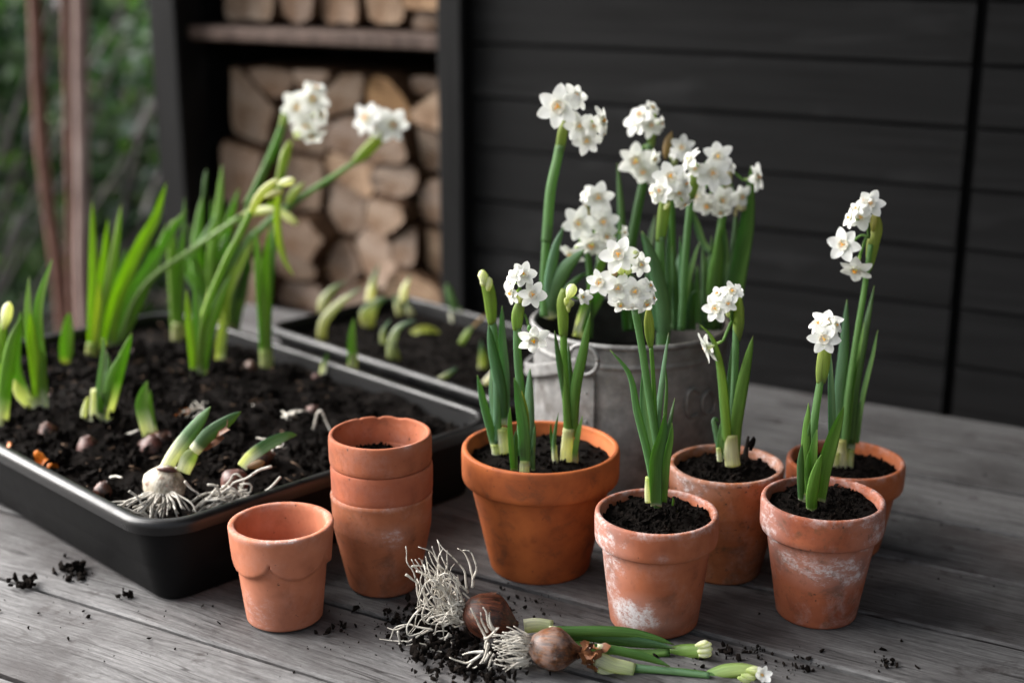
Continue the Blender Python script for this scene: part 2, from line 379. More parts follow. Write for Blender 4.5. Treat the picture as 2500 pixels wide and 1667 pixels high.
def lathe(prof, seg=96, wob=0.0, seed=0.0, closed=True):
    """prof: (r, z) list, bottom centre .. round to inside; closed loop in section"""
    V = []; F = []; m = len(prof)
    for j in range(seg):
        a = 2*math.pi*j/seg
        for (r, z) in prof:
            rr = r
            if wob and r > 1e-6: rr += wob*mnoise.noise(Vector((math.cos(a)*1.3+seed, math.sin(a)*1.3, z*14+seed)))
            V.append(Vector((rr*math.cos(a), rr*math.sin(a), z)))
    for j in range(seg):
        k = (j+1) % seg
        for i in range(m if closed else m-1):
            i2 = (i+1) % m; a, b, c, d = j*m+i, k*m+i, k*m+i2, j*m+i2
            r1, r2 = prof[i][0], prof[i2][0]
            if r1 < 1e-7 and r2 < 1e-7: continue
            if r1 < 1e-7: F.append((j*m+i, c, d))
            elif r2 < 1e-7: F.append((a, b, j*m+i2))
            else: F.append((a, b, c, d))
    return V, F
def rounded(prof, r=.0015, k=3):
    """bevel the corners of an open profile"""
    out = [prof[0]]
    for i in range(1, len(prof)-1):
        p = Vector(prof[i]); a = Vector(prof[i-1])-p; b = Vector(prof[i+1])-p; q = min(r, a.length*.45, b.length*.45)
        A = p + a.normalized()*q; B = p + b.normalized()*q
        for j in range(k+1):
            t = j/k; out.append(tuple(A*(1-t)**2 + p*2*t*(1-t) + B*t*t))
    out.append(prof[-1]); return out
def boxmesh(name, sx, sy, sz, mat, bev=.002, nx=1, sag=0.0, center=True, warp=0.0):
    """box with chamfered long edges along x; nx cross-cuts"""
    sec = [(-sy/2+bev, -sz/2), (sy/2-bev, -sz/2), (sy/2, -sz/2+bev), (sy/2, sz/2-bev), (sy/2-bev, sz/2), (-sy/2+bev, sz/2), (-sy/2, sz/2-bev), (-sy/2, -sz/2+bev)]
    V = []; F = []; n = len(sec); s0 = rnd()*90
    for i in range(nx+1):
        x = -sx/2 + sx*i/nx
        for (y, z) in sec:
            dy = warp*mnoise.noise(Vector((x*9+s0, y*30, z*10))) if warp else 0; dz = warp*.6*mnoise.noise(Vector((x*5, y*20, s0))) if warp else 0
            V.append((x, y+dy, z+dz))
    for i in range(nx):
        for k in range(n):
            a = i*n+k; b = i*n+(k+1) % n; F.append((a, a+n, b+n, b))
    F.append(tuple(range(n))); F.append(tuple(nx*n+k for k in range(n-1, -1, -1)))
    return mkmesh(name, V, F, mat, smooth=False)

# ==================================================================== SETTING
# ground of the garden, one sheet
gz = -0.74
V = []; F = []; N = 40
for i in range(N+1):
    for j in range(N+1):
        fx = (i/N-.5); fy = (j/N-.5); x = math.copysign(abs(fx*2)**2.2*60, fx); y = math.copysign(abs(fy*2)**2.2*60, fy)
        V.append((x, y, gz + .03*mnoise.noise(Vector((x*.8, y*.8, 0)))))
for i in range(N):
    for j in range(N):
        a = i*(N+1)+j; F.append((a, a+N+1, a+N+2, a+1))
tag(obj('ground', mkmesh('ground', V, F, M_GROUND)), kind='structure')

# ---- garden table: weathered planks running parallel with the shed wall
table = thing('wooden_table', 'weathered grey plank table under all the pots and trays', 'table', (0, 0, 0))
seams = [.385, .478, .574, .678, .771, .863, .953, 1.058, 1.154, 1.248, 1.341, 1.436]
ROTW = math.atan2(UD.y, UD.x)
for i, (a, b) in enumerate(zip(seams, seams[1:])):
    u0 = -1.262 + ru(-.003, .003); u1 = .62; gap = .0046
    me = boxmesh('plank', u1-u0, (b-a)-gap, .028, M_WOOD, .0018, 60, warp=.0011)
    c = UN((u0+u1)/2, (a+b)/2, -.0142+ru(-.0006, .0006))
    obj('plank', me, table, mat4=Matrix.Translation(c) @ Matrix.Rotation(ROTW, 4, 'Z'))
for uu in (-1.10, -.35, .45):
    me = boxmesh('cross_batten', .96, .06, .03, M_WOOD, .002, 4)
    obj('cross_batten', me, table, mat4=Matrix.Translation(UN(uu, .91, -.0445)) @ Matrix.Rotation(ROTW+math.pi/2, 4, 'Z'))
for uu in (-1.12, .47):
    for nn_ in (.50, 1.32):
        me = boxmesh('leg', .66, .06, .06, M_WOOD, .003, 2)
        obj('leg', me, table, mat4=Matrix.Translation(UN(uu+.06, nn_, -.392)) @ Matrix.Rotation(ROTW, 4, 'Z') @ Matrix.Rotation(math.pi/2, 4, 'Y'))

# ---- black shed with a log store
shed = thing('garden_shed', 'black stained timber shed with a log store in its left end', 'shed', UN(-.9, 1.56, gz))
SH = shed.location
def shed_box(name, u0, u1, n0, n1, z0, z1, mat, axis='x', bev=.003, nx=1):
    c = UN((u0+u1)/2, (n0+n1)/2, (z0+z1)/2) - SH
    if axis == 'x':
        me = boxmesh(name, u1-u0, n1-n0, z1-z0, mat, bev, nx); m4 = Matrix.Rotation(ROTW, 4, 'Z')
    else:
        me = boxmesh(name, z1-z0, n1-n0, u1-u0, mat, bev, nx); m4 = Matrix.Rotation(ROTW, 4, 'Z') @ Matrix.Rotation(-math.pi/2, 4, 'Y')
    return obj(name, me, shed, mat4=Matrix.Translation(c) @ m4)
zs = [.081 + .0662*k for k in range(-12, 18)]
for (ua, ub) in ((-.962, -.341), (-.331, 2.1)):
    for z0, z1 in zip(zs, zs[1:]):
        # shiplap: each board leans out a little at its foot and laps over the one beneath
        c = UN((ua+ub)/2, 1.572, (z0+z1)/2) - SH
        me = boxmesh('board', ub-ua-.002, .018, (z1-z0)-.0018, M_BLACK, .0018, 1)
        obj('board', me, shed, mat4=Matrix.Translation(c + ND*ru(-.0012, .0012)) @ Matrix.Rotation(ROTW, 4, 'Z') @ Matrix.Rotation(rad(-1.8+ru(-.4, .4)), 4, 'X'))
shed_box('corner_post', -1.000, -.9625, 1.54, 1.60, gz, 1.22, M_BLACK, 'z', .003)
shed_box('corner_post', -1.490, -1.438, 1.54, 1.60, gz, 1.22, M_BLACK, 'z', .003)
shed_box('back_panel', -1.50, 2.1, 1.93, 1.95, gz, 1.22, M_BLACK)
shed_box('lining_panel', -.9625, 2.1, 1.586, 1.60, gz, 1.22, M_BLACK)
shed_box('side_or_shade_panel', -.995, -.975, 1.602, 1.9285, gz, 1.22, M_BLACK)
shed_box('side_or_shade_panel', -1.478, -1.458, 1.602, 1.9285, gz, 1.22, M_BLACK)
shed_box('roof_with_added_canopy', -1.56, 2.2, .50, 2.0, 1.222, 1.26, M_BLACK)  # front overhang is unseen, added to shade table and wall from the sky
shed_box('added_canopy_post', 1.9, 1.98, .55, .63, gz, 1.22, M_BLACK, 'z')  # unseen support for the added shading overhang
shed_box('side_or_shade_panel', 2.10, 2.13, .55, 1.53, gz, 1.22, M_BLACK)  # unseen panel beyond the right edge, added to keep that end dark
shed_box('shelf', -1.437, -1.0015, 1.565, 1.92, .334, .353, M_SHELF)
shed_box('shelf', -1.437, -1.0015, 1.61, 1.92, -.090, -.064, M_SHELF)

# ---- split logs
def clip_cell(c, others, box):
    """the part of the box nearer to c than to the other centres"""
    poly = [Vector((box[0], box[1])), Vector((box[2], box[1])), Vector((box[2], box[3])), Vector((box[0], box[3]))]
    for o in others:
        m = (c[0]+o[0])/2, (c[1]+o[1])/2; nx_, ny_ = o[0]-c[0], o[1]-c[1]; out = []
        for k in range(len(poly)):
            a, b = poly[k], poly[(k+1) % len(poly)]; da = (a.x-m[0])*nx_+(a.y-m[1])*ny_; db = (b.x-m[0])*nx_+(b.y-m[1])*ny_
            if da <= 0: out.append(a)
            if da*db < 0: out.append(a.lerp(b, da/(da-db)))
        poly = out
    return poly
def log(label, cell, n, depth=.26, rnd_=.20):
    cu = sum(p.x for p in cell)/len(cell); cz = sum(p.y for p in cell)/len(cell)
    pts = []
    rnd_ = ru(.10, .46)
    for k in range(len(cell)):                   # soften the corners and roughen the edges
        a, b, c = cell[k-1], cell[k], cell[(k+1) % len(cell)]
        q0, q2 = b.lerp(a, rnd_), b.lerp(c, rnd_)
        pts += [q0, q0.lerp(b, .5).lerp(b.lerp(q2, .5), .5), q2, b.lerp(c, .5)]
    m = len(pts); s0 = rnd()*70; sh = .0014+rnd()*.0034
    rings = [(.0015, .92), (.0, .955), (.004, 1.0), (depth*.3, 1.0+ru(-.02, .02)), (depth, .96)]
    V = []; F = []; mi = []; tl = (ru(-.12, .12), ru(-.12, .12))
    for d, k in rings:
        for p in pts:
            x, z = p.x-cu, p.y-cz; L = max(.004, math.hypot(x, z)); q = k*(1-sh/L)*(1+.11*mnoise.noise(Vector((x*42+s0, z*42, d*12)))+.05*mnoise.noise(Vector((x*130+s0, z*130, 3))))
            dd = d + (tl[0]*x+tl[1]*z + .0025*mnoise.noise(Vector((x*50+s0, z*50, 0))) if d < .01 else 0)
            V.append(UD*(x*q)+Vector((0, 0, z*q))+ND*dd)
    V.append(ND*.001); ci = len(V)-1
    for k in range(m): F.append((ci, (k+1) % m, k)); mi.append(0)
    for i in range(len(rings)-1):
        for k in range(m):
            a = i*m+k; b = i*m+(k+1) % m; F.append((a, b, b+m, a+m)); mi.append(0 if i == 0 else 1)
    F.append(tuple((len(rings)-1)*m+k for k in range(m))); mi.append(0)
    R = Matrix.Rotation(ROTW, 4, 'Z'); Ri = R.to_3x3().inverted()
    me = finish(mkmesh('firewood_log', [Ri @ v for v in V], F, [M_LOGEND, M_BARK_LOG], midx=mi), 40)
    o = obj('firewood_log', me, mat4=Matrix.Translation(UN(cu, n, cz)) @ R)
    return tag(o, label, 'log', 'split firewood stacked in the log store')
LOGS = [
 ('warm orange split log at the left end of the top shelf', 603, 0, 122, 118, 5),
 ('narrow tan split log second from the left on the top shelf', 714, 8, 70, 155, 5),
 ('greyish split log in the middle of the top shelf', 800, 12, 92, 160, 6),
 ('broad round sandy log on the top shelf', 915, 15, 132, 162, 9),
 ('pale split log at the upper right of the top shelf', 1035, -8, 100, 80, 5),
 ('orange wedge shaped log lying low at the right end of the top shelf', 1035, 64, 98, 62, 4),
 ('pale pinkish log jutting out at the upper left corner of the lower stack', 606, 258, 96, 130, 6),
 ('big rounded tan log with dark bark below the shelf at left', 703, 300, 122, 210, 8),
 ('small brown log tucked under the shelf in the middle', 806, 222, 92, 84, 5),
 ('large greyish split log below the shelf at right', 928, 266, 150, 142, 6),
 ('slim pale log high against the right post', 1051, 275, 64, 120, 4),
 ('orange tinted log below the slim pale one at the right post', 1038, 365, 92, 96, 5),
 ('grey triangular log behind the two flower heads', 838, 345, 122, 150, 5),
 ('grey pink log right of the stack centre', 950, 365, 110, 96, 5),
 ('wide mauve grey split log in the middle right', 958, 438, 138, 80, 6),
 ('warm tan log with orange top edge in the middle right', 952, 530, 116, 84, 5),
 ('pale cream split log in the centre of the lower stack', 814, 502, 118, 98, 5),
 ('brown log beside the dark gap at left', 588, 445, 84, 118, 5),
 ('greyish log left of the cream one', 700, 470, 96, 110, 5),
 ('slim upright log against the right post halfway down', 1050, 500, 58, 148, 4),
 ('pale pointed log left of the curved log', 722, 588, 86, 84, 4),
 ('large curved log with a bark hollow low in the stack', 905, 632, 160, 150, 8),
 ('short tan log against the right post low down', 1046, 612, 62, 88, 5),
 ('dark brown log low in the stack on the left', 700, 655, 104, 72, 6),
 ('small pinkish log below the curved one', 812, 672, 76, 74, 5),
 ('pale broad log at the bottom right of the stack', 1000, 712, 148, 66, 5),
 ('pale brown log at the bottom left of the stack', 706, 733, 132, 72, 5),
 ('tan log at the bottom centre of the stack', 855, 735, 128, 70, 5),
 ('brown log standing at the left edge of the stack', 600, 560, 92, 108, 5),
 ('reddish brown log low at the left edge of the stack', 610, 668, 104, 100, 5),
 ('grey log between the curved log and the right post', 993, 605, 60, 70, 4),
 ('brown log lying dark under the shelf at the centre', 770, 175, 70, 50, 5),
 ('dark tan log lying under the shelf beside the right post', 1005, 195, 90, 60, 5),
 ('small reddish log between the big tan one and the dark gap', 640, 205, 60, 60, 5),
 ('flat tan log just under the triangular grey one', 835, 432, 92, 52, 5),
]
def uz(x, y, n=1.60):
    q = W(x, y, n); return (q.dot(UD), q.z)
pile = [(lb, uz(x, y)) for (lb, x, y, wx, wy, sd) in LOGS]
up, lo = [p for p in pile if p[1][1] > .345], [p for p in pile if p[1][1] <= .345]
edge_u = uz(546, 400)[0]
for grp, box in ((up, (edge_u, .3545, -1.004, .46)), (lo, (edge_u, -.060, -1.004, .298))):
    for k, (lb, c) in enumerate(grp):
        cell = clip_cell(c, [q[1] for i, q in enumerate(grp) if i != k], box)
        log(lb, cell, 1.588+ru(0, .055))

# ---- garden to the left behind the table
def branch(parent, pts, r0, r1, mat, name='limb', nc=8, n=14):
    V, F = tube(catmull([Vector(p)-parent.location for p in pts], n), r0, r1, nc)
    for i, v in enumerate(V): V[i] = v + Vector((mnoise.noise(v*9), mnoise.noise(v*9+Vector((5, 0, 0))), 0))*r0*.25
    return obj(name, mkmesh(name, V, F, mat), parent)
def trunk_tree(label, pix, Y, r0, r1, mat, name='slender_tree'):
    pts = [P(x, y, Y) for x, y in pix]; foot = Vector((pts[0].x+ (pts[0].x-pts[1].x)*.6, Y, gz-.02))
    t = thing(name, label, 'tree', foot)
    top = pts[-1] + (pts[-1]-pts[-2]).normalized()*.7
    branch(t, [foot]+pts+[top], r0, r1, mat, 'trunk', 10, 24)
    tp = pts[-1] + (pts[-1]-pts[-2]).normalized()*.3
    for k in range(3):
        d = Vector((ru(-.5, .5), ru(-.3, .5), ru(.5, 1))); q = tp+Vector((0, 0, ru(-.05, .3)))
        branch(t, [q, q+d*.25, q+d*.5+Vector((0, 0, .1))], r1*.5, r1*.2, mat, 'limb', 6, 6)
    return t
trunk_tree('slim reddish brown trunk, leftmost of the bare stems behind the tray', [(152, 770), (118, 500), (97, 300), (84, 0)], 2.45, .0125, .0105, M_BARK_RED)
trunk_tree('reddish trunk pressed close against the paler one on its right', [(183, 770), (176, 500), (170, 250), (163, 0)], 2.50, .0095, .0085, M_BARK_RED)
trunk_tree('pale pinkish peeling trunk to the right of the reddish ones', [(205, 770), (203, 500), (200, 250), (197, 0)], 2.42, .0125, .0125, M_BARK_PALE)

def leafcloud(center, radii, n, size, cols, squash=1.0):
    V = []; F = []; C = []
    cl = [(Vector((ru(-1, 1), ru(-1, 1), ru(-1, 1))), ru(.25, .5)) for _ in range(26)]
    for _ in range(n):
        c0, rr = random.choice(cl)
        d = Vector((random.gauss(0, 1), random.gauss(0, 1), random.gauss(0, 1))).normalized()*rr*(rnd()**.4)
        q = c0*.72 + d
        p = Vector((q.x*radii[0], q.y*radii[1], q.z*radii[2])) + Vector(center)
        a = Vector((random.gauss(0, 1), random.gauss(0, 1), random.gauss(0, .6))).normalized(); b = a.cross(Vector((random.gauss(0, 1), random.gauss(0, 1), random.gauss(0, 1)))).normalized()
        s = size*ru(.6, 1.3); nrm = a.cross(b)
        i = len(V); V += [p-a*s*.5, p+b*s*.24-nrm*s*.06, p+a*s*.5, p-b*s*.24-nrm*s*.06]; F.append((i, i+1, i+2, i+3))
        c = random.choice(cols); k = ru(.6, 1.35); C += [tuple(x*k for x in c)]*4
    return V, F, C
GREENS = [(.028, .070, .022), (.040, .100, .026), (.060, .130, .024), (.040, .075, .055), (.075, .105, .090)]
def shrub(label, x, y, r, n, size, cols=GREENS, name='evergreen_shrub'):
    t = thing(name, label, 'shrub', (x, y, gz), 'evergreen shrubs behind the table')
    h = r[2]
    V, F, C = leafcloud((0, 0, h*1.05), r, n, size, cols)
    obj('crown', mkmesh('crown', V, F, M_SHRUB, col=C, smooth=False), t)
    for k in range(5):
        d = Vector((ru(-1, 1)*r[0]*.6, ru(-1, 1)*r[1]*.5, h*ru(1.0, 1.7)))
        branch(t, [t.location+Vector((ru(-.05, .05), ru(-.05, .05), 0)), t.location+d*.5+Vector((0, 0, .1)), t.location+d], .016, .005, M_BARK_GREY, 'stem', 6, 8)
    return t
shrub('dense dark green shrub directly left of the black post', -.98, 3.35, (.55, .40, .66), 2400, .07, [(.016, .046, .016), (.028, .070, .020), (.055, .115, .022), (.034, .065, .048), (.09, .12, .105)])
shrub('bright leaved evergreen shrub at the far left edge', -1.75, 3.1, (.42, .40, .68), 2200, .06, GREENS+[(.10, .21, .022), (.08, .16, .025)]*2)
shrub('grey green shrub between the red stems and the dark one', -1.42, 3.75, (.55, .40, .70), 2200, .07, GREENS[:2]+[(.07, .10, .085), (.05, .08, .062)])
# hedge far behind: one mass
V, F, C = leafcloud((-1.6, 5.6, -.10), (2.6, .7, .95), 11000, .11, [(.030, .060, .026), (.045, .085, .03), (.10, .13, .11), (.07, .10, .085)])
tag(obj('hedge', mkmesh('hedge', V, F, M_SHRUB, col=C, smooth=False)), 'dark leafy hedge far behind the shrubs', 'hedge', kind='stuff')
# bare grey shrub whose twigs cross the green
bare = thing('bare_shrub', 'leafless shrub with grey twigs slanting across the greenery', 'shrub', (-1.35, 2.85, gz))
for px in ([(240, 620), (330, 380), (430, 120), (470, -40)], [(215, 330), (255, 200), (330, 60), (380, -60)], [(250, 480), (330, 330), (390, 210), (440, 90)],
           [(20, 480), (60, 380), (95, 230), (150, 40)], [(280, 640), (350, 520), (400, 400), (440, 330)], [(100, 90), (140, 30), (180, -60)], [(230, 140), (290, 60), (320, -40)],
           [(10, 620), (30, 500), (20, 350), (50, 250)]):
    pts = [P(x, y, 2.85+ru(-.1, .25)) for x, y in px]
    branch(bare, [bare.location+Vector((ru(-.05, .05), 0, 0))]+pts, .007, .0035, M_BARK_GREY, 'limb', 6, 14)

# ==================================================================== TRAYS
def rrect(hx, hy, r, k=7):
    pts = []
    for (cx, cy, a0) in ((hx-r, hy-r, 0), (-hx+r, hy-r, 90), (-hx+r, -hy+r, 180), (hx-r, -hy+r, 270)):
        for i in range(k+1):
            a = rad(a0 + 90*i/k); pts.append((cx+r*math.cos(a), cy+r*math.sin(a)))
    return pts
def loops(hx, hy, r, prof, k=7, capfirst=False, caplast=False, sub=1):
    """prof: (inset, z). Walls of a rounded rectangle."""
    V = []; F = []; m = None
    for (ins, z) in prof:
        pts = rrect(hx-ins, hy-ins, max(.004, r-ins), k); m = len(pts)
        V += [Vector((x, y, z)) for x, y in pts]
    for i in range(len(prof)-1):
        for j in range(m):
            a = i*m+j; b = i*m+(j+1) % m; F.append((a, b, b+m, a+m))
    if capfirst: F.append(tuple(range(m-1, -1, -1)))
    if caplast: F.append(tuple((len(prof)-1)*m+j for j in range(m)))
    return V, F
A_DIR = Vector((-.70711, .70711, 0)); B_DIR = Vector((.70711, .70711, 0)); TROT = math.atan2(A_DIR.y, A_DIR.x)
def soil_sheet(name, hx, hy, r, z, amp, nx, ny, loc, rot, label, seed, mound=None, crumbs=900, cs=(.0012, .0042), mat=M_SOIL, big=0):
    V = []; F = []; idx = {}
    for i in range(nx+1):
        for j in range(ny+1):
            x = -hx + 2*hx*i/nx; y = -hy + 2*hy*j/ny
            dx, dy = max(0, abs(x)-(hx-r)), max(0, abs(y)-(hy-r))
            d = math.hypot(dx, dy)
            if d > r: k = r/d; x = math.copysign(hx-r+dx*k, x); y = math.copysign(hy-r+dy*k, y)
            q = Vector((x*28+seed, y*28, seed)); h = amp*(mnoise.noise(q) + .55*mnoise.noise(q*2.3) + .40*abs(mnoise.noise(q*5.1)) + .22*mnoise.noise(q*11))
            if mound: h += mound(x, y)
            V.append((x, y, z+h))
    for i in range(nx):
        for j in range(ny):
            a = i*(ny+1)+j; F.append((a, a+ny+1, a+ny+2, a+1))
    base = len(V)
    # loose crumbs lie on it
    for _ in range(crumbs):
        i = random.randrange(2, nx-1); j = random.randrange(2, ny-1); p = Vector(V[i*(ny+1)+j]); s = cs[0]+(cs[1]-cs[0])*rnd()**3
        addlump(V, F, p+Vector((ru(-.002, .002), ru(-.002, .002), s*.2)), s)
    for _ in range(big):
        i = random.randrange(4, nx-3); j = random.randrange(4, ny-3); p = Vector(V[i*(ny+1)+j]); s = ru(.003, .010)
        for _k in range(9): addlump(V, F, p+Vector((random.gauss(0, s*.6), random.gauss(0, s*.6), abs(random.gauss(0, s*.3)))), s*ru(.2, .6))
    o = obj(name, mkmesh(name, V, F, mat, smooth=True), mat4=Matrix.Translation(loc) @ Matrix.Rotation(rot, 4, 'Z'))
    finish(o.data, 60)
    return tag(o, label, 'soil', kind='stuff')
ICO_V = None
def ico():
    global ICO_V, ICO_F
    if ICO_V is None:
        t = (1+5**.5)/2
        ICO_V = [Vector(v).normalized() for v in ((-1, t, 0), (1, t, 0), (-1, -t, 0), (1, -t, 0), (0, -1, t), (0, 1, t), (0, -1, -t), (0, 1, -t), (t, 0, -1), (t, 0, 1), (-t, 0, -1), (-t, 0, 1))]
        ICO_F = [(0, 11, 5), (0, 5, 1), (0, 1, 7), (0, 7, 10), (0, 10, 11), (1, 5, 9), (5, 11, 4), (11, 10, 2), (10, 7, 6), (7, 1, 8), (3, 9, 4), (3, 4, 2), (3, 2, 6), (3, 6, 8), (3, 8, 9), (4, 9, 5), (2, 4, 11), (6, 2, 10), (8, 6, 7), (9, 8, 1)]
    return ICO_V, ICO_F
def addlump(V, F, p, s):
    iv, if_ = ico(); b = len(V); R = Euler((rnd()*6, rnd()*6, rnd()*6)).to_matrix(); e = Vector((ru(.5, 1.5), ru(.35, 1.1), ru(.35, .9)))
    for v in iv:
        q = R @ Vector((v.x*e.x, v.y*e.y, v.z*e.z)); V.append(Vector(p)+q*s*ru(.5, 1.4))
    for f in if_: F.append(tuple(b+i for i in f))

def tray(label, a0, a1, b0, b1, hgt, r, inset):
    c = A_DIR*((a0+a1)/2) + B_DIR*((b0+b1)/2); hx, hy = (a1-a0)/2, (b1-b0)/2
    t = thing('planting_tray', label, 'tray', c, 'black plastic trays of bulbs', TROT)
    # body: outer wall tapers to the foot, then the inner wall back down to a floor
    prof = [(inset+.004, 0.0), (inset, .004), (inset*.72, hgt*.38), (inset*.70, hgt*.40), (inset*.66, hgt*.42), (inset*.42, hgt*.80), (inset*.36, hgt-.014), (inset*.36, hgt-.006), (inset*.52, hgt-.006), (inset+.003, .007)]
    V, F = loops(hx, hy, r, prof, 8, True, True)
    obj('body', finish(mkmesh('body', V, F, M_PLASTIC), 50), t)
    rim = [(inset*.50, hgt-.010), (inset*.50, hgt-.0025), (inset*.46, hgt-.0006), (inset*.40, hgt), (.0045, hgt), (.0018, hgt-.0008), (.0004, hgt-.003), (0, hgt-.006), (.0002, hgt-.0105), (.0016, hgt-.011), (.0022, hgt-.0095), (.0026, hgt-.007), (inset*.50, hgt-.0070)]
    V, F = loops(hx, hy, r, rim, 10)
    obj('rim', finish(mkmesh('rim', V, F, M_RIM), 45), t)
    return c, hx, hy
TR1 = tray('large black plastic tray full of soil at the left', .840, 1.376, .479, .834, .072, .040, .020)
TR2 = tray('smaller black tray with pale curled shoots in front of the log store', .862, 1.258, .868, 1.072, .068, .030, .018)
ZS1, ZS2 = .057, .052
def mound1(x, y):
    # a (local x), b (local y): heaped a little to the middle and right, a dip at the near right corner
    m = .016*math.exp(-((x-.03)**2/.022 + (y-.01)**2/.010)) + .005*mnoise.noise(Vector((x*13, y*13, 4))) - .022*math.exp(-((x+.24)**2/.012+(y-.12)**2/.012))
    return m
soil_sheet('potting_soil', TR1[1]-.014, TR1[2]-.014, .03, ZS1, .0065, 190, 125, TR1[0], TROT, 'dark crumbly soil filling the large left tray', 3.1, mound1, 8000, (.0006, .0030), big=420)
soil_sheet('potting_soil', TR2[1]-.013, TR2[2]-.013, .022, ZS2, .005, 120, 70, TR2[0], TROT, 'dark soil filling the smaller tray behind', 9.4, None, 2500, (.0007, .0032))

# ==================================================================== POTS
def pot_profile(R, h, rb, rimh, step, wall, hollow=True):
    """outer body radius just under the rim Rb; returns body and rim profiles"""
    Rb = R-step
    slope = (Rb-rb)/(h-rimh)
    inner_top = R-wall
    body = rounded([(0.0, 0.0), (rb-.001, 0.0), (rb+.0005, .002), (Rb, h-rimh+.003), (Rb-.0012, h-rimh+.004), (Rb-wall+.0006, h-rimh+.004), (rb-wall, .006), (0.0, .006)], .0014, 3)
    rim = rounded([(Rb-wall*.5, h-rimh+.0012), (R-.0012, h-rimh), (R-.0002, h-rimh+.004), (R, h-.004), (R-.0006, h), (R-wall, h), (R-wall-.0002, h-.004), (Rb-wall, h-rimh-.002), (Rb-wall*.5, h-rimh+.0012)], .0016, 4)[:-1]
    return body, rim
def make_pot(label, X, Y, R, h, rb, mat, rimh, step, wall=.0042, seed=0.0, z=0.0, rotz=0.0, group=None, chip=None):
    t = thing('terracotta_pot', label, 'flower pot', (X, Y, z), group, rotz)
    body, rim = pot_profile(R, h, rb, rimh, step, wall)
    V, F = lathe(body, 96, .0005, seed, False); obj('body', finish(mkmesh('body', V, F, mat), 50), t)
    V, F = lathe(rim, 128, .0005, seed+.3)
    if chip:
        for v in V:
            a = math.degrees(math.atan2(v.y, v.x))
            for (c0, wd_, dp) in chip:
                d = abs((a-c0+180) % 360-180)
                if d < wd_ and v.z > h-.006: v.z -= dp*(1-(d/wd_)**2)*(.8+.5*mnoise.noise(v*700))
    obj('rim', finish(mkmesh('rim', V, F, mat), 50), t)
    return t
GP = 'terracotta pots on the table'
T_NEW = mat_terra('clay_new_orange', (.46, .125, .034), (.34, .088, .027), [((.0, -.045, .045), (.008, .02, .010), .0)], 0.0, .45, 0.0, rough=.66)
T_FRONT = mat_terra('clay_lime_bloom', (.38, .120, .056), (.28, .080, .038),
    [((-.038, -.016, .066), (.012, .020, .024), .85), ((-.036, -.014, .038), (.008, .017, .022), .75), ((-.020, -.028, .018), (.016, .016, .010), 1.0), ((-.016, -.030, .014), (.018, .010, .005), .9), ((-.030, -.020, .008), (.012, .02, .012), .30), ((.0, -.044, .068), (.004, .01, .003), .25)], .10, .35, .5, .0857)
T_MID = mat_terra('clay_mossy_straight', (.37, .125, .050), (.26, .085, .032), [((-.036, -.026, .083), (.022, .014, .006), .8), ((.036, .012, .080), (.016, .02, .010), .7)], .14, .45, .45, .089, spots=1.0, moss=.55)
T_RIGHT = mat_terra('clay_weathered', (.35, .104, .048), (.25, .066, .032),
    [((.004, -.038, .050), (.030, .016, .009), .85), ((.020, -.034, .042), (.016, .016, .006), .75), ((-.024, -.026, .054), (.012, .014, .008), .7), ((.034, -.026, .072), (.014, .016, .014), .65), ((-.040, -.010, .074), (.008, .014, .016), .8), ((.028, -.030, .086), (.014, .012, .004), .7)], .22, .55, .45, .0905, spots=.6, moss=.5)
T_BACKR = mat_terra('clay_orange_backright', (.40, .112, .038), (.31, .078, .028), [((.044, -.012, .035), (.008, .02, .022), .6)], .06, .3, .3, .075)
T_SCAL = mat_terra('clay_pink_scalloped', (.46, .165, .090), (.38, .125, .066), [((-.006, -.037, .0745), (.006, .004, .002), .9), ((.012, -.036, .0745), (.010, .004, .0012), .9), ((-.018, -.020, .012), (.016, .014, .016), .28)], .07, .18, .25, .0750)
T_ST1 = mat_terra('clay_stack_top', (.37, .118, .058), (.29, .086, .042), [((.022, -.031, .068), (.006, .006, .005), .3)], .10, .35, .25, .075, spots=.4)
T_ST2 = mat_terra('clay_stack_middle', (.36, .105, .052), (.29, .080, .042), [], .06, .3, .2, .075)
T_ST3 = mat_terra('clay_stack_bottom', (.36, .120, .056), (.27, .085, .038), [((.010, -.034, .055), (.009, .008, .005), .4), ((.012, -.033, .047), (.005, .006, .003), .35)], .08, .45, .3, .078, spots=.2, moss=.3)
make_pot('smooth clean orange pot, the widest, holding three daffodil clumps', .0222, 1.0338, .0611, .0997, .0386, T_NEW, .0262, .0058, .0046, 1.2, group=GP)
make_pot('front pot with a thick white lime crust at its lower left', .1030, .9392, .0443, .0857, .0313, T_FRONT, .0225, .0048, .0042, 2.2, group=GP)
make_pot('weathered pot with a band of pale bloom below its rim, at the right front', .2239, .9519, .0445, .0905, .0287, T_RIGHT, .0245, .0046, .0042, 4.2, group=GP)
make_pot('plain orange rimmed pot behind the weathered right one', .2678, 1.0704, .0466, .0753, .0308, T_BACKR, .0225, .0050, .0042, 5.2, group=GP)
def straight_pot(label, X, Y, R, h, rb, mat, seed, z=0.0, band=.0):
    t = thing('terracotta_pot', label, 'flower pot', (X, Y, z), GP)
    prof = rounded([(0.0, 0.0), (rb-.001, 0.0), (rb+.0003, .002), (R*.965, h*.66), (R-.0006, h-.006), (R, h-.002), (R-.0008, h), (R-.0046, h), (R-.0052, h-.004), (R*.965-.0052, h*.66), (rb-.004, .006), (0.0, .006)], .0018, 4)
    V, F = lathe(prof, 110, .0006, seed, False); me = finish(mkmesh('terracotta_pot', V, F, mat), 50)
    obj('body', me, t); return t
straight_pot('rimless straight sided pot speckled with dark moss, in the middle row', .1647, 1.0250, .0442, .0888, .0298, T_MID, 3.2)
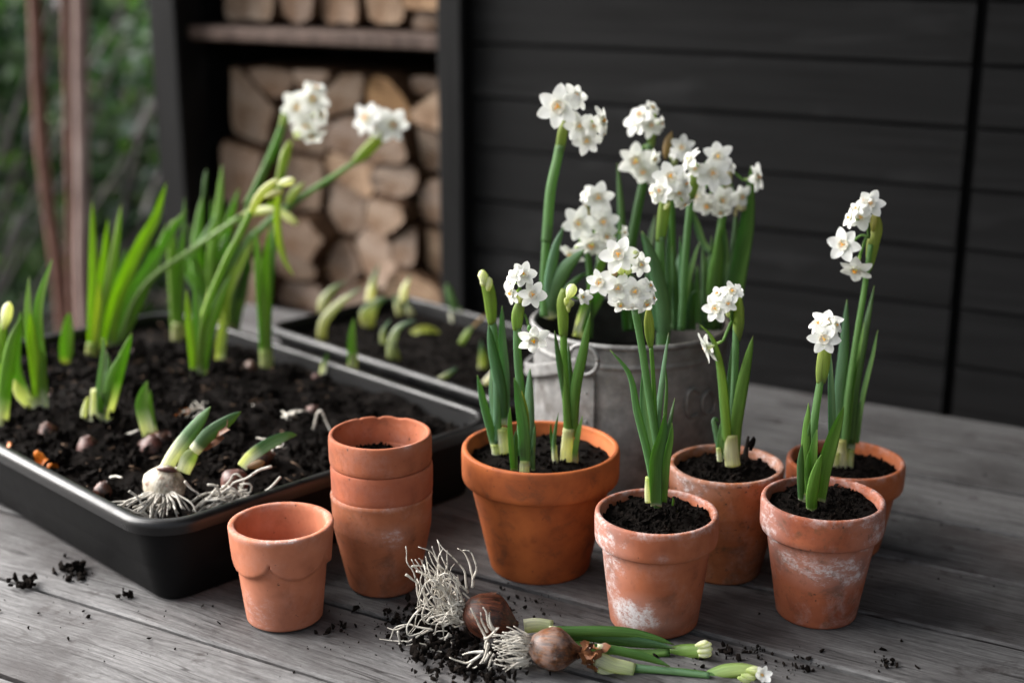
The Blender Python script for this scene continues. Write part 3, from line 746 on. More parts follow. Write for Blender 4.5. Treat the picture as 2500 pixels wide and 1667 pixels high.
# stack of three
straight_pot('bottom pot of the stack of three, plain and tapered', -.0983, 1.0004, .0386, .0772, .0268, T_ST3, 6.1)
make_pot('dark reddish middle pot of the stack, only its rim showing', -.0978, 1.0006, .0384, .066, .0195, T_ST2, .0245, .0052, .0036, 7.1, z=.0336, group=GP)
make_pot('top pot of the stack of three with a chipped rim', -.0985, 1.0002, .0385, .066, .0195, T_ST1, .0235, .0050, .0036, 8.1, z=.0570, group=GP, chip=[(97, 5, .0016), (72, 9, .0013), (120, 3, .001)])
# scalloped pot: collar with hanging swags
t = thing('terracotta_pot', 'empty pinkish pot with a scalloped collar in front of the stack', 'flower pot', (-.1660, .9456, 0), GP)
R_, h_, rb_ = .0382, .0749, .0273
V = []; F = []; seg = 192; nz = 46
def scal_out(a, z):
    body = rb_ + (R_-.0033-rb_)*(z/h_)**.9
    k = 5.0; ph = (a*k/(2*math.pi)+.33) % 1.0
    edge = h_-.0190-.0140*math.sqrt(max(0.0, 1-(2*ph-1)**2))
    s = min(1, max(0, (z-edge)/.0028)); s = s*s*(3-2*s)
    return body + s*(.0036-.0006*(z/h_)) + .0005*mnoise.noise(Vector((math.cos(a)*1.4, math.sin(a)*1.4, z*20)))
for j in range(seg):
    a = 2*math.pi*j/seg
    col = [(0, 0), (rb_-.002, 0)] + [(scal_out(a, .0004+z_)-(.0012 if z_ == 0 else 0), z_+(.0 if z_ else .0006)) for z_ in [h_*i/nz for i in range(nz)]]
    ro = scal_out(a, h_-.001)
    col += [(ro-.0005, h_-.0005), (ro-.0016, h_), (ro-.0040, h_), (ro-.0050, h_-.0010), (ro-.0056, h_-.005), (rb_-.003, .008), (rb_-.009, .006), (0, .006)]
    for (r, z) in col: V.append(Vector((r*math.cos(a), r*math.sin(a), z)))
m = len(V)//seg
for j in range(seg):
    k = (j+1) % seg
    for i in range(m-1): F.append((j*m+i, k*m+i, k*m+i+1, j*m+i+1))
obj('body', finish(mkmesh('body', V, F, T_SCAL), 60), t)

def pot_soil(label, X, Y, R, z, amp, seed, tilt=(0, 0), mat=M_SOIL, crumbs=700, back=0.0):
    V = []; F = []; nr, na = 26, 84
    for i in range(nr+1):
        for j in range(na):
            r = R*(i/nr); a = 2*math.pi*j/na; x, y = r*math.cos(a), r*math.sin(a); q = Vector((x*70+seed, y*70, seed))
            e = 1-(i/nr)**6
            hh = amp*(.9*mnoise.noise(q)+.6*mnoise.noise(q*2.4)+.45*abs(mnoise.noise(q*5)))+tilt[0]*x+tilt[1]*y + .003*e
            V.append(Vector((x, y, hh)))
    for i in range(nr):
        for j in range(na):
            k = (j+1) % na; F.append((i*na+j, (i+1)*na+j, (i+1)*na+k, i*na+k))
    for _ in range(crumbs):
        v = V[random.randrange(na*2, na*nr)]; s = .0005+.0022*rnd()**3; addlump(V, F, v+Vector((0, 0, s*.25)), s)
    o = obj('potting_soil', finish(mkmesh('potting_soil', V, F, mat), 60), loc=(X, Y, z))
    return tag(o, label, 'soil', kind='stuff')
pot_soil('black soil in the wide orange pot', .0222, 1.0338, .0558, .0870, .0022, 1.0, (0, .02))
pot_soil('heaped black soil in the lime crusted front pot', .1030, .9392, .0396, .0755, .0034, 2.0, (.04, .10), crumbs=1000)
pot_soil('black soil in the mossy straight pot', .1647, 1.0250, .0388, .0800, .0026, 3.0, (0, .04), crumbs=800)
pot_soil('black soil in the weathered right front pot', .2239, .9519, .0396, .0810, .0028, 4.0, (0, .08), crumbs=800)
pot_soil('black soil in the pot at the back right', .2678, 1.0704, .0415, .0655, .0026, 5.0)
pot_soil('a little dry soil inside the top pot of the stack', -.0985, 1.0002, .0315, .0570+.0400, .0018, 6.0, (-.10, .12), crumbs=500)

# ==================================================================== ZINC BUCKET
bx, by, bR, bh = .1017, 1.180, .0830, .161
bk = thing('zinc_bucket', 'old grey zinc bucket full of flowering daffodils behind the pots', 'bucket', (bx, by, 0))
prof = rounded([(0, .004), (bR-.006, .004), (bR-.004, 0), (bR-.0012, 0), (bR-.0012, .006), (bR-.0012, .012), (bR, .014), (bR-.0005, bh-.022), (bR+.0006, bh-.019), (bR-.0004, bh-.016), (bR, bh-.002), (bR-.0015, bh-.002), (bR-.0022, .016), (bR-.006, .008), (0, .008)], .0012, 3)
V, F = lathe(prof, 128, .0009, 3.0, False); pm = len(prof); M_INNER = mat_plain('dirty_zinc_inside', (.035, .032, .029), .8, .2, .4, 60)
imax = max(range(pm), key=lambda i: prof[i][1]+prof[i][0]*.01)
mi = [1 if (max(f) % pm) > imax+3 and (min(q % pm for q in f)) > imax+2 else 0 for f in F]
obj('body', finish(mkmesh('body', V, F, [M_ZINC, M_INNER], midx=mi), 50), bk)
ring = [(bR+.0006+.0024*math.cos(a), bh-.0015+.0024*math.sin(a)) for a in [2*math.pi*k/10 for k in range(10)]]
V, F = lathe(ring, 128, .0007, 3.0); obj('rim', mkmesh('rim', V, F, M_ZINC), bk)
def onb(px, py, off=.0):
    """point on the bucket's front seen at a pixel, in bucket space"""
    d = ray(px, py); o = CP-Vector((bx, by, 0)); R = bR+off
    a = d.x**2+d.y**2; b = 2*(o.x*d.x+o.y*d.y); c = o.x**2+o.y**2-R*R; t = (-b-math.sqrt(max(0, b*b-4*a*c)))/(2*a); return o+d*t
def th(p): return math.atan2(p.y, p.x)
pl, pr = onb(1362, 940), onb(1453, 940)
tl, tr = th(pl), th(pr); z0, z1 = onb(1410, 1055).z, onb(1420, 905).z
V = []; F = []; na = 14
for i in range(na+1):
    a = tl+(tr-tl)*i/na
    for (r, z) in ((bR+.0002, z0), (bR+.0026, z0+.0008), (bR+.0026, z1-.0008), (bR+.0002, z1)): V.append(Vector((r*math.cos(a), r*math.sin(a), z)))
for i in range(na):
    for k in range(3): F.append((i*4+k, (i+1)*4+k, (i+1)*4+k+1, i*4+k+1))
F.append((0, 1, 2, 3)); F.append((na*4+3, na*4+2, na*4+1, na*4))
plate = obj('ear_plate', finish(mkmesh('ear_plate', V, F, M_ZINC), 30), bk)
for (qx, qy) in ((1385, 960), (1430, 960), (1430, 1030)):
    p = onb(qx, qy, .0026); V = []; F = []; addlump(V, F, p, .0022); obj('rivet', mkmesh('rivet', V, F, M_ZINC), plate)
cen = onb(1424, 878, .005); tt = th(cen)
pth = []
for k in range(25):
    a = 2*math.pi*k/24; da = .0125*math.cos(a)/bR; pth.append(Vector(((bR+.0055)*math.cos(tt+da), (bR+.0055)*math.sin(tt+da), cen.z+.0125*math.sin(a))))
V, F = tube(pth, .0019, .0019, 8); obj('handle_loop', mkmesh('handle_loop', V, F, M_ZINC), bk)
# flat bail handle hanging round the left side
hl = onb(1300, 925, .006); pth = []
a0, a1 = tt-.06, tt-math.pi+.10
for k in range(40):
    s = k/39; a = a0+(a1-a0)*s; z = cen.z-.004-.030*math.sin(math.pi*min(1, s*1.0))
    pth.append(Vector(((bR+.0062)*math.cos(a), (bR+.0062)*math.sin(a), z)))
fr = lambda p: Vector((p.x, p.y, 0)).normalized()
V = []; F = []
for i, p in enumerate(pth):
    o_ = fr(p)
    for (dr, dz) in ((-.001, -.0055), (.0012, -.0055), (.0020, -.003), (.0012, 0), (.0020, .003), (.0012, .0055), (-.001, .0055)): V.append(p+o_*dr+Vector((0, 0, dz)))
for i in range(39):
    for k in range(7): a = i*7+k; b = i*7+(k+1) % 7; F.append((a, b, b+7, a+7))
obj('handle', finish(mkmesh('handle', V, F, M_ZINC), 40), bk)
# raised letters
for pix in ([(1708, 956), (1692, 949), (1680, 960), (1677, 985), (1678, 1005), (1686, 1018), (1703, 1012)], [(1731, 952), (1719, 965), (1714, 985), (1718, 1004), (1730, 1010), (1741, 1000), (1745, 980), (1741, 960), (1731, 952)]):
    pts = [onb(x, y, .0006) for x, y in pix]
    V, F = tube(catmull(pts, 26), .0018, .0018, 8); obj('letter', mkmesh('letter', V, F, M_ZINC), bk)
pot_soil('dark soil inside the zinc bucket', bx, by, bR-.004, bh-.045, .003, 8.0, crumbs=200)

# ==================================================================== PLANTS
GREEN = (.060, .165, .032); GREEN2 = (.100, .235, .034); GLAUC = (.115, .235, .145); DARK = (.034, .105, .030); LIME = (.26, .40, .030); PALE = (.55, .56, .34); WHITE = (.72, .72, .58); YEL = (.30, .32, .05)
def lerp3(a, b, t): t = max(0, min(1, t)); return tuple(a[i]+(b[i]-a[i])*t for i in range(3))
def leafcol(base, white=.0, tipc=(.20, .26, .04), basec=WHITE, sideshift=None):
    g2 = lerp3(base, LIME, .28)
    def f(t, s):
        c = lerp3(base, g2, .5+.5*s) if sideshift is None else lerp3(base, sideshift, .5+.5*s)
        if white > 0: c = lerp3(basec, c, (t-white*.65)/(white*.7))
        if t > .955: c = lerp3(c, tipc, (t-.955)/.05*.7)
        return c
    return f
PETALS = []
def build_petals():
    for v in range(8):
        nx, ny = 10, 7; V = []; F = []; C = []; U = []
        wmax = ru(.150, .180); refl = ru(-.02, .12); cup = ru(.04, .24); tw = ru(-.25, .25); wav = ru(.01, .022); ph = rnd()*6
        for i in range(nx+1):
            t = i/nx; x = .055+.445*t
            wd = wmax*max(0.0, math.sin(math.pi*min(1.0, .14+.86*t**.92)))**.60 + .0015
            for j in range(ny+1):
                s = -1+2*j/ny; y = wd*s
                z = .03 - refl*t*t*.9 + cup*wd*(s*s)*(1-.4*t) + tw*y*t + wav*math.sin(9*t+ph+2*s)*t*abs(s)
                z -= .018*math.exp(-(s*s)/.03)*(1-t)
                V.append(Vector((x, y, z))); U.append((s*.5+v, t*3+v, 0)); C.append(lerp3((.70, .74, .48), (.92, .92, .895), t*5.0))
        for i in range(nx):
            for j in range(ny): a = i*(ny+1)+j; F.append((a, a+ny+1, a+ny+2, a+1))
        PETALS.append(mkmesh('petal', V, F, M_PETAL, col=C, uv=U))
build_petals()
def build_corona():
    V = []; F = []; n = 24; prof = [(.050, .020), (.100, .030), (.128, .060), (.142, .088), (.156, .104), (.148, .106), (.132, .090), (.116, .066), (.080, .050), (.03, .046)]
    for k in range(n):
        a = 2*math.pi*k/n; m_ = 1+.05*math.sin(6*a)
        for i, (r, z) in enumerate(prof): V.append(Vector((r*m_*math.cos(a), r*m_*math.sin(a), z+(.008*math.sin(9*a+1) if 3 <= i <= 6 else 0))))
    m = len(prof)
    for k in range(n):
        q = (k+1) % n
        for i in range(m-1): F.append((k*m+i, q*m+i, q*m+i+1, k*m+i+1))
    return mkmesh('corona', V, F, M_CORONA)
CORONA = build_corona()
def build_anther():
    V = []; F = []
    for k in range(6):
        a = 2*math.pi*k/6+.3; r = .022 if k % 2 else .052
        b = len(V); addlump(V, F, (0, 0, 0), .027)
        for v in V[b:]: v.x, v.y, v.z = v.x*.9+r*math.cos(a), v.y*.9+r*math.sin(a), v.z*1.6+.112+.022*(k % 2)
    return mkmesh('anthers', V, F, M_ANTHER)
ANTHERS = [build_anther() for _ in range(3)]
def build_tube():
    path = [Vector((0, 0, .03)), Vector((0, 0, -.10)), Vector((0, 0, -.24)), Vector((0, .004, -.40)), Vector((0, .006, -.47))]
    rr = [.060, .046, .040, .044, .030]; V = []; F = []; C = []; U = []
    cs = [(.80, .80, .66), (.74, .77, .52), (.52, .62, .26), (.20, .34, .07), (.15, .28, .06)]
    for i, p in enumerate(path):
        for k in range(9):
            a = 2*math.pi*k/9; V.append(p+Vector((rr[i]*math.cos(a), rr[i]*math.sin(a), 0))); C.append(cs[i]); U.append((k/9, i*.4, 0))
    for i in range(len(path)-1):
        for k in range(9): a = i*9+k; b = i*9+(k+1) % 9; F.append((a, a+9, b+9, b))
    F.append(tuple(range(9))); return mkmesh('flower', V, F, M_LEAF, col=C, uv=U)
TUBE = build_tube()

class Plant:
    def __init__(s, label, Y, base, k, group, name='daffodil', cat='daffodil'):
        s.Y = Y; s.k = k; b = P(*k(base), Y); s.t = thing(name, label, cat, b, group); s.b = b; s.um = None; s.tone = (1, 1, 1)
    def use(s, k, Y=None):
        s.k = k
        if Y: s.Y = Y
        return s
    def pts(s, pix, dY=0.0, bow=0.0):
        n = len(pix); out = []
        for i, p in enumerate(pix):
            t = i/max(1, n-1); out.append(P(*s.k(p), s.Y + dY*t + bow*math.sin(math.pi*t)))
        return out
    def px(s, w): return w*s.k.s/FPX*((s.Y*math.cos(PITCH))+.06)
    def leaf(s, pix, w, col=GREEN, white=.0, yaw=None, dY=None, thick=.0011, tip=.42, chan=.17, base=.86, name='leaf', tipc=(.20, .26, .04), sh=None, basec=WHITE):
        if dY is None: dY = ru(-.014, .010)
        if yaw is None: yaw = ru(-.6, .6)
        col = tuple(a*b for a, b in zip(col, s.tone))
        path = catmull([p-s.b for p in s.pts(pix, dY, ru(-.004, .004))], 26); W_ = s.px(w)/max(.72, math.cos(yaw))
        def wid(t):
            q = base+(1-base)*min(1, t/.35)
            if t > tip: q *= max(0.0, 1-((t-tip)/(1-tip))**2.3)**.82
            return max(.0004, W_*q)
        if rnd() < .25 and tipc == (.20, .26, .04): tipc = (.22, .14, .06)
        fv = (CP-s.b).normalized(); fv.z *= .3
        V, F, C, U = sweep(path, wid, lambda t: thick*(1.25-.55*t)*(1 if t < tip else max(.3, 1-(t-tip)/(1-tip)*.6)), fv, leafcol(col, white, tipc, basec, sh), 10, chan*random.choice((-1, 1)), yaw, ru(-.5, .5))
        return obj(name, mkmesh(name, V, F, M_LEAF, col=C, uv=U), s.t)
    def stem(s, pix, w, col=GREEN2, white=0.0, dY=0.0, name='stem', w1=None):
        path = catmull([p-s.b for p in s.pts(pix, dY)], 26); W_ = s.px(w); W1 = s.px(w1) if w1 else W_*.92
        V, F, C, U = sweep(path, lambda t: W_+(W1-W_)*t, lambda t: (W_+(W1-W_)*t)*.78, (CP-s.b).normalized(), leafcol(col, white, col), 12, 0.0, ru(-.4, .4), .5)
        s.um = path[-1]
        return obj(name, mkmesh(name, V, F, M_LEAF, col=C, uv=U), s.t)
    def sheath(s, pix, w, c0=WHITE, c1=(.42, .47, .16), name='sheath', flat=.75):
        """pale papery tube at the foot of the shoots"""
        path = catmull([p-s.b for p in s.pts(pix, -.001)], 12); W_ = s.px(w)
        V, F, C, U = sweep(path, lambda t: W_*(1.06-.12*t), lambda t: W_*flat*(1-.1*t), (CP-s.b).normalized(), lambda t, c: lerp3(c0, c1, (t-.55)/.45), 14, 0, 0, 0)
        return obj(name, mkmesh(name, V, F, M_LEAF, col=C, uv=U), s.t)
    def spathe(s, pix, w, c0=(.16, .25, .045), c1=(.26, .30, .05), name='spathe', w0=.45, dY=-.002, tipw=.12):
        path = catmull([p-s.b for p in s.pts(pix, dY)], 18); W_ = s.px(w)
        def wid(t): return W_*(w0+(1-w0)*math.sin(min(1, t/.45)*math.pi/2)) * (1 if t < .6 else 1-(1-tipw)*((t-.6)/.4)**1.6)
        V, F, C, U = sweep(path, wid, lambda t: wid(t)*.72, (CP-s.b).normalized(), lambda t, c: lerp3(lerp3(c0, c1, t*1.1), (.34, .36, .10), max(0, c)*.35), 12, 0, ru(-.5, .5), .3)
        s.um = path[11]
        return obj(name, mkmesh(name, V, F, M_LEAF, col=C, uv=U), s.t)
    def umbel(s, p, dY=0.0): s.um = P(*s.k(p), s.Y+dY)-s.b
    def bud(s, p0, p1, w, c0=(.30, .40, .10), c1=(.72, .72, .55), dY=-.006, name='bud', dY1=0.0, f0=.35):
        path = catmull([P(*s.k(p0), s.Y+dY)-s.b, P(*s.k(p1), s.Y+dY+dY1)-s.b], 11); W_ = s.px(w)
        def wid(t): return W_*max(.10, (f0+(1-f0)*math.sin(min(1, t/.55)*math.pi/2))*(1 if t < .62 else math.sqrt(max(0, 1-((t-.62)/.385)**2))))
        V, F, C, U = sweep(path, wid, lambda t: wid(t)*.9, (CP-s.b).normalized(), lambda t, c: lerp3(c0, c1, t*1.9), 10, 0, 0, 0)
        return obj(name, mkmesh(name, V, F, M_LEAF, col=C, uv=U), s.t)
    def flower(s, x, y, d, yaw=0, pitch=5, roll=None, dY=None, ped=True, fold=0.0):
        if dY is None: dY = -.010 + ru(-.004, .004)
        c = P(*s.k((x, y)), s.Y+dY); D = s.px(d)*1.21
        f = (CP-c).normalized(); az = math.atan2(f.y, f.x); el = math.asin(f.z)
        az2 = az + rad(yaw); el2 = el + rad(pitch)
        if el2 > math.pi/2*1.2: el2 = math.pi/2*1.2
        z = Vector((math.cos(az2)*math.cos(el2), math.sin(az2)*math.cos(el2), math.sin(el2)))
        R = z.to_track_quat('Z', 'Y').to_matrix().to_4x4() @ Matrix.Rotation(rnd()*6.28 if roll is None else rad(roll), 4, 'Z')
        m4 = Matrix.Translation(c-s.b) @ R @ Matrix.Diagonal((D, D, D, 1))
        fl = obj('flower', TUBE, s.t, mat4=m4)
        for k in range(6):
            up = (k % 2); a = 60*k+ru(-5, 5); sc_ = ru(.93, 1.06)
            tilt = ru(-6, 9) + fold
            obj('petal', random.choice(PETALS), fl, mat4=Matrix.Rotation(rad(a), 4, 'Z') @ Matrix.Translation((0, 0, .006 if up else -.006)) @ Matrix.Rotation(rad(-tilt), 4, 'Y') @ Matrix.Rotation(rad(ru(-8, 8)), 4, 'X') @ Matrix.Diagonal((sc_, sc_*ru(.92, 1.1), 1, 1)))
        obj('corona', CORONA, fl); obj('anthers', random.choice(ANTHERS), fl)
        if ped and s.um is not None:
            tail = (c-s.b) - z*D*.46; a = s.um; mid = a.lerp(tail, .5) + Vector((0, 0, .004)) - z*D*.06
            path = catmull([a, mid, tail], 9); r = max(.0009, .0011)
            V, F, C, U = sweep(path, lambda t: r*2, lambda t: r*2, Vector((0, -1, .2)), lambda t, q: lerp3((.10, .20, .035), (.16, .30, .07), t), 7)
            obj('pedicel', mkmesh('pedicel', V, F, M_LEAF, col=C, uv=U), s.t)
        return fl

# ---- daffodils in the zinc bucket
GB = 'daffodils growing in the zinc bucket'
p = Plant('tall daffodil at the left of the bucket, its head high on a curved stem', 1.150, (800, 770), K3, GB)
p.stem([(800, 770), (795, 480), (812, 150), (822, 0)], 78, lerp3(GLAUC, GREEN2, .5)); p.t.children[-1]
p.use(K1); p.stem([(735, 1380), (765, 1000), (815, 760), (838, 640)], 84, lerp3(GLAUC, GREEN2, .5)); p.spathe([(835, 690), (855, 560), (875, 440)], 76, w0=.9)
for a in [(828, 352, 285, -12, 4), (955, 275, 190, 40, 22), (985, 500, 195, 10, 5), (1040, 605, 200, 8, -12), (1150, 455, 215, 68, 0), (1160, 545, 150, 80, -20), (1085, 500, 160, 30, 5)]: p.flower(*a)
p.bud((930, 440), (945, 395), 36)
p.use(K3); p.leaf([(840, 760), (840, 500), (895, 200), (962, 12)], 92, GLAUC, .10, .2)
p.leaf([(815, 790), (870, 560), (980, 360), (1142, 203)], 135, lerp3(GLAUC, GREEN, .4), .08, .25, -.02)
p.leaf([(870, 780), (950, 600), (1060, 470), (1160, 400)], 60, DARK, .05, .4, .03)
p = Plant('shorter daffodil in the bucket whose flowers hang lowest on the left', 1.165, (1070, 950), K3, GB)
p.leaf([(1070, 945), (1110, 780), (1190, 560), (1320, 250), (1425, 30)], 70, lerp3(GREEN2, LIME, .35), .22, .15, -.01)
p.stem([(1180, 960), (1190, 640), (1180, 380), (1150, 100)], 60, DARK); p.use(K1); p.umbel((1060, 1130)); p.spathe([(1065, 1240), (1050, 1160), (1020, 1080)], 50, (.35, .25, .10), (.45, .34, .20), w0=.6)
for a in [(1130, 1045, 225, 4, 3), (985, 1240, 235, -8, 0), (1170, 1228, 220, 6, -4), (1085, 1395, 250, -10, -42), (930, 1470, 200, -40, -50), (1190, 1330, 170, 20, -35), (1325, 1310, 95, 60, 0), (1040, 1020, 120, -60, 20)]: p.flower(*a)
p.bud((1050, 1190), (1062, 1240), 60); p.bud((1020, 1110), (1030, 1160), 45, (.10, .20, .03), (.16, .28, .04))
p.use(K3); p.leaf([(1150, 960), (1230, 640), (1255, 300), (1250, 160)], 50, DARK, 0, .3, .03)
p.leaf([(1080, 950), (1160, 760), (1270, 600), (1310, 520)], 120, GREEN2, .12, -.2, .005)
p = Plant('daffodil at the back of the bucket with its top flowers turned left', 1.215, (290, 1300), K2, GB)
p.stem([(200, 1700), (270, 1330), (330, 1000), (392, 700), (430, 480)], 82, DARK, w1=60); p.spathe([(425, 560), (450, 400), (470, 230)], 60, (.12, .22, .04), (.20, .26, .05), w0=.6); p.umbel((425, 500))
for a in [(330, 300, 215, -45, 12), (355, 260, 170, -20, 40), (430, 335, 170, 25, 5), (445, 205, 120, 50, 40), (510, 320, 110, 70, 0), (325, 600, 250, -8, -18), (385, 680, 200, -15, -30), (420, 720, 170, 10, -50), (455, 590, 130, 50, -20)]: p.flower(*a)
p.leaf([(215, 1600), (205, 1050), (190, 800), (178, 618)], 64, DARK, 0, .1, .01); p.leaf([(420, 1560), (430, 1250), (470, 1020)], 50, DARK, 0, .3, .02)
p = Plant('daffodil in the middle of the bucket with a dry papery bract above its flowers', 1.130, (520, 1720), K2, GB)
p.stem([(520, 1900), (510, 1500), (505, 1330), (508, 1180)], 84, lerp3(GLAUC, GREEN2, .4)); p.spathe([(508, 1220), (525, 1080), (545, 920), (570, 820)], 92, (.15, .25, .04), (.24, .30, .06), w0=.85, tipw=.5)
p.umbel((560, 900)); p.bud((545, 940), (570, 960), 70, (.6, .62, .35), (.66, .66, .42))
for a in [(588, 735, 235, -2, 22), (520, 830, 200, -45, -6), (645, 845, 190, 20, -16), (690, 780, 170, 55, 5), (690, 930, 130, 40, -50), (455, 850, 130, -75, -10)]: p.flower(*a)
p.leaf([(490, 1900), (480, 1568), (420, 1310), (360, 1140)], 95, GLAUC, .0, .15, -.01); p.leaf([(575, 1850), (568, 1400), (572, 1200), (572, 1085)], 42, lerp3(GLAUC, GREEN, .5), 0, .3)
p.use(K3); p.leaf([(1800, 1060), (1810, 760), (1745, 380), (1632, 48)], 128, lerp3(GLAUC, GREEN, .45), .03, .1, -.01)
p = Plant('daffodil in the bucket with long stalks and the uppermost small flower', 1.205, (600, 1700), K2, GB)
p.stem([(610, 1850), (600, 1400), (590, 900), (560, 620)], 56, GREEN); p.umbel((590, 640)); p.spathe([(545, 590), (565, 470), (597, 378)], 62, (.36, .24, .11), (.44, .30, .15), w0=.35)
for a in [(676, 505, 165, -5, 4), (615, 545, 90, -50, 0)]: p.flower(*a)
for b in [((600, 640), (632, 590), 46), ((620, 690), (630, 645), 50), ((590, 600), (600, 560), 34), ((640, 680), (655, 660), 34)]: p.bud(*b, c0=(.16, .24, .05), c1=(.42, .46, .26))
p = Plant('daffodil at the right of the bucket with a wide open head of flowers', 1.160, (690, 1720), K2, GB)
p.stem([(670, 1900), (690, 1500), (715, 1150), (745, 850)], 60, lerp3(GLAUC, GREEN, .5)); p.spathe([(735, 900), (755, 770), (790, 640)], 104, (.19, .30, .06), (.30, .36, .10), w0=.6)
for a in [(950, 575, 205, 2, 5), (915, 700, 240, -4, 0), (735, 600, 190, -70, 25), (780, 680, 150, -20, 40), (1030, 640, 130, 60, 20)]: p.flower(*a)
p = Plant('daffodil at the far right of the bucket with flowers on splayed stalks', 1.195, (920, 1720), K2, GB)
p.stem([(910, 1900), (930, 1400), (990, 1000), (1020, 720)], 64, GREEN); p.spathe([(985, 880), (1020, 780), (1045, 640)], 66, (.30, .30, .12), (.42, .34, .20), w0=.7); p.umbel((1005, 690))
for a in [(790, 870, 225, -25, -24), (870, 940, 200, -8, -40), (985, 905, 205, 4, -8), (1125, 875, 165, 40, -22), (1240, 735, 195, 66, 4), (970, 990, 130, 5, -55)]: p.flower(*a)
p.bud((1130, 930), (1128, 990), 78, (.5, .45, .25), (.62, .55, .42)); p.bud((1085, 960), (1085, 1035), 26, (.4, .35, .2), (.55, .48, .32))
for a in [([(1050, 1900), (1100, 1500), (1165, 1100), (1205, 640)], 128, GREEN, .0, .1), ([(900, 1900), (930, 1500), (955, 1300), (962, 1110)], 112, GREEN2, .0, .15), ([(990, 1850), (1050, 1450), (1080, 1180), (1085, 950)], 70, DARK, 0, .2),
          ([(860, 1850), (840, 1500), (835, 1380), (832, 1240)], 58, DARK, 0, .2), ([(640, 1850), (620, 1600), (640, 1430), (652, 1310)], 74, GLAUC, 0, .2), ([(700, 1850), (720, 1560), (770, 1350), (812, 1220)], 46, GREEN, 0, .3), ([(900, 1300), (840, 1230), (790, 1080), (750, 960)], 60, DARK, 0, .3), ([(800, 1850), (790, 1500), (790, 1400)], 40, GREEN, 0, .3), ([(960, 1850), (1000, 1500), (1010, 1250), (1000, 1080)], 66, DARK, 0, .3)]:
    p.leaf(*a)

# ---- daffodils in the wide orange pot
G1 = 'daffodils growing in the wide orange pot'
p = Plant('unopened daffodil at the left of the wide orange pot, buds still in their sheath', 1.040, (410, 470), K4, G1)
p.use(K3); p.stem([(400, 1850), (395, 1400), (375, 1000), (355, 800)], 74, GLAUC); p.spathe([(352, 840), (335, 620), (300, 470), (262, 385)], 118, (.17, .28, .03), (.16, .23, .03), w0=.62, tipw=.45)
for b in [((300, 520), (262, 380), 78), ((320, 560), (330, 440), 66), ((270, 520), (285, 455), 60), ((280, 470), (250, 400), 60)]: p.bud(*b, c0=(.50, .54, .24), c1=(.76, .76, .60), dY=-.011)
p.leaf([(440, 1700), (420, 1400), (350, 1050), (322, 835)], 112, lerp3(GLAUC, GREEN, .35), .05, .1, -.012, sh=GREEN); p.leaf([(470, 1700), (465, 1300), (440, 950), (438, 682)], 84, GLAUC, .04, .2, .006)
p.use(K4); p.leaf([(350, 500), (310, 330), (250, 90), (205, -110)], 66, lerp3(GREEN, GLAUC, .5), .13, .2, -.012); p.leaf([(330, 260), (315, 100), (310, -60), (318, -200)], 34, GLAUC, 0, .2, .01)
p.sheath([(420, 485), (400, 390), (395, 300)], 92); p.sheath([(352, 508), (345, 460), (338, 420)], 66)
p = Plant('daffodil in the centre of the wide orange pot with one flower hanging down', 1.005, (565, 625), K4, G1)
p.use(K3); p.stem([(600, 1950), (600, 1500), (570, 1100), (566, 860)], 78, lerp3(GLAUC, GREEN, .5)); p.spathe([(566, 890), (570, 760), (600, 640)], 104, (.15, .26, .035), (.19, .27, .05), w0=.72, tipw=.6)
for a in [(620, 425, 205, 12, 22), (545, 430, 150, -40, 20), (510, 480, 150, -62, 4), (695, 590, 205, 8, 2, None, -.016), (520, 575, 180, -48, -22)]: p.flower(*a)
p.bud((590, 660), (578, 590), 72, (.40, .48, .16), (.74, .74, .50)); p.umbel((595, 750)); p.flower(700, 965, 250, 12, -38, 30, -.014); p.bud((660, 900), (672, 845), 30, (.12, .24, .05), (.14, .30, .10), dY=-.016)
p.use(K4); p.leaf([(575, 590), (560, 300), (515, 20), (486, -90)], 92, lerp3(GREEN2, GLAUC, .5), .04, .1, -.012, sh=GREEN2); p.leaf([(605, 500), (600, 200), (600, -60), (610, -160)], 82, GLAUC, .0, .2, .012)
p.leaf([(590, 330), (580, 200), (560, 80), (545, 10)], 40, YEL, 0, .1, -.008, tipc=(.34, .26, .08)); p.leaf([(480, 615), (470, 480), (455, 280), (457, 138)], 46, GREEN2, .02, .2, -.01); p.leaf([(498, 622), (495, 520), (498, 400), (500, 312)], 40, DARK, .02, .2, -.012)
p.leaf([(632, 620), (630, 500), (638, 370), (648, 262)], 36, lerp3(GLAUC, GREEN, .5), .02, .2, -.006); p.leaf([(610, 600), (618, 400), (622, 250), (618, 108)], 36, DARK, 0, .3, .008)
p.sheath([(566, 632), (566, 590), (568, 545)], 78)
p = Plant('daffodil at the right of the wide orange pot, just opening from its sheath', 1.025, (885, 605), K4, G1)
p.use(K3); p.stem([(1000, 1800), (985, 1500), (965, 1150), (960, 900)], 76, GREEN2); p.spathe([(960, 940), (955, 760), (948, 640), (965, 545)], 104, (.16, .27, .03), (.19, .26, .04), w0=.75, tipw=.55)
p.flower(1120, 612, 150, 30, 5, None, -.008, fold=28); p.bud((1000, 620), (1050, 500), 92, (.55, .58, .36), (.80, .80, .72), dY=-.012)
for b in [((985, 690), (985, 610), 44), ((1010, 710), (1020, 630), 46), ((1005, 740), (1000, 660), 40), ((1030, 690), (1040, 640), 36)]: p.bud(*b, c0=(.36, .40, .13), c1=(.52, .54, .25), dY=-.012)
p.leaf([(980, 1750), (975, 1500), (920, 1150), (884, 893)], 58, DARK, .0, .4, -.006); p.leaf([(1040, 1800), (1060, 1400), (1130, 1050), (1190, 738)], 96, lerp3(GREEN2, GREEN, .5), .0, .1, -.012); p.leaf([(1030, 1700), (1020, 1400), (1010, 1150), (1000, 1000)], 44, DARK, 0, .3, .01)
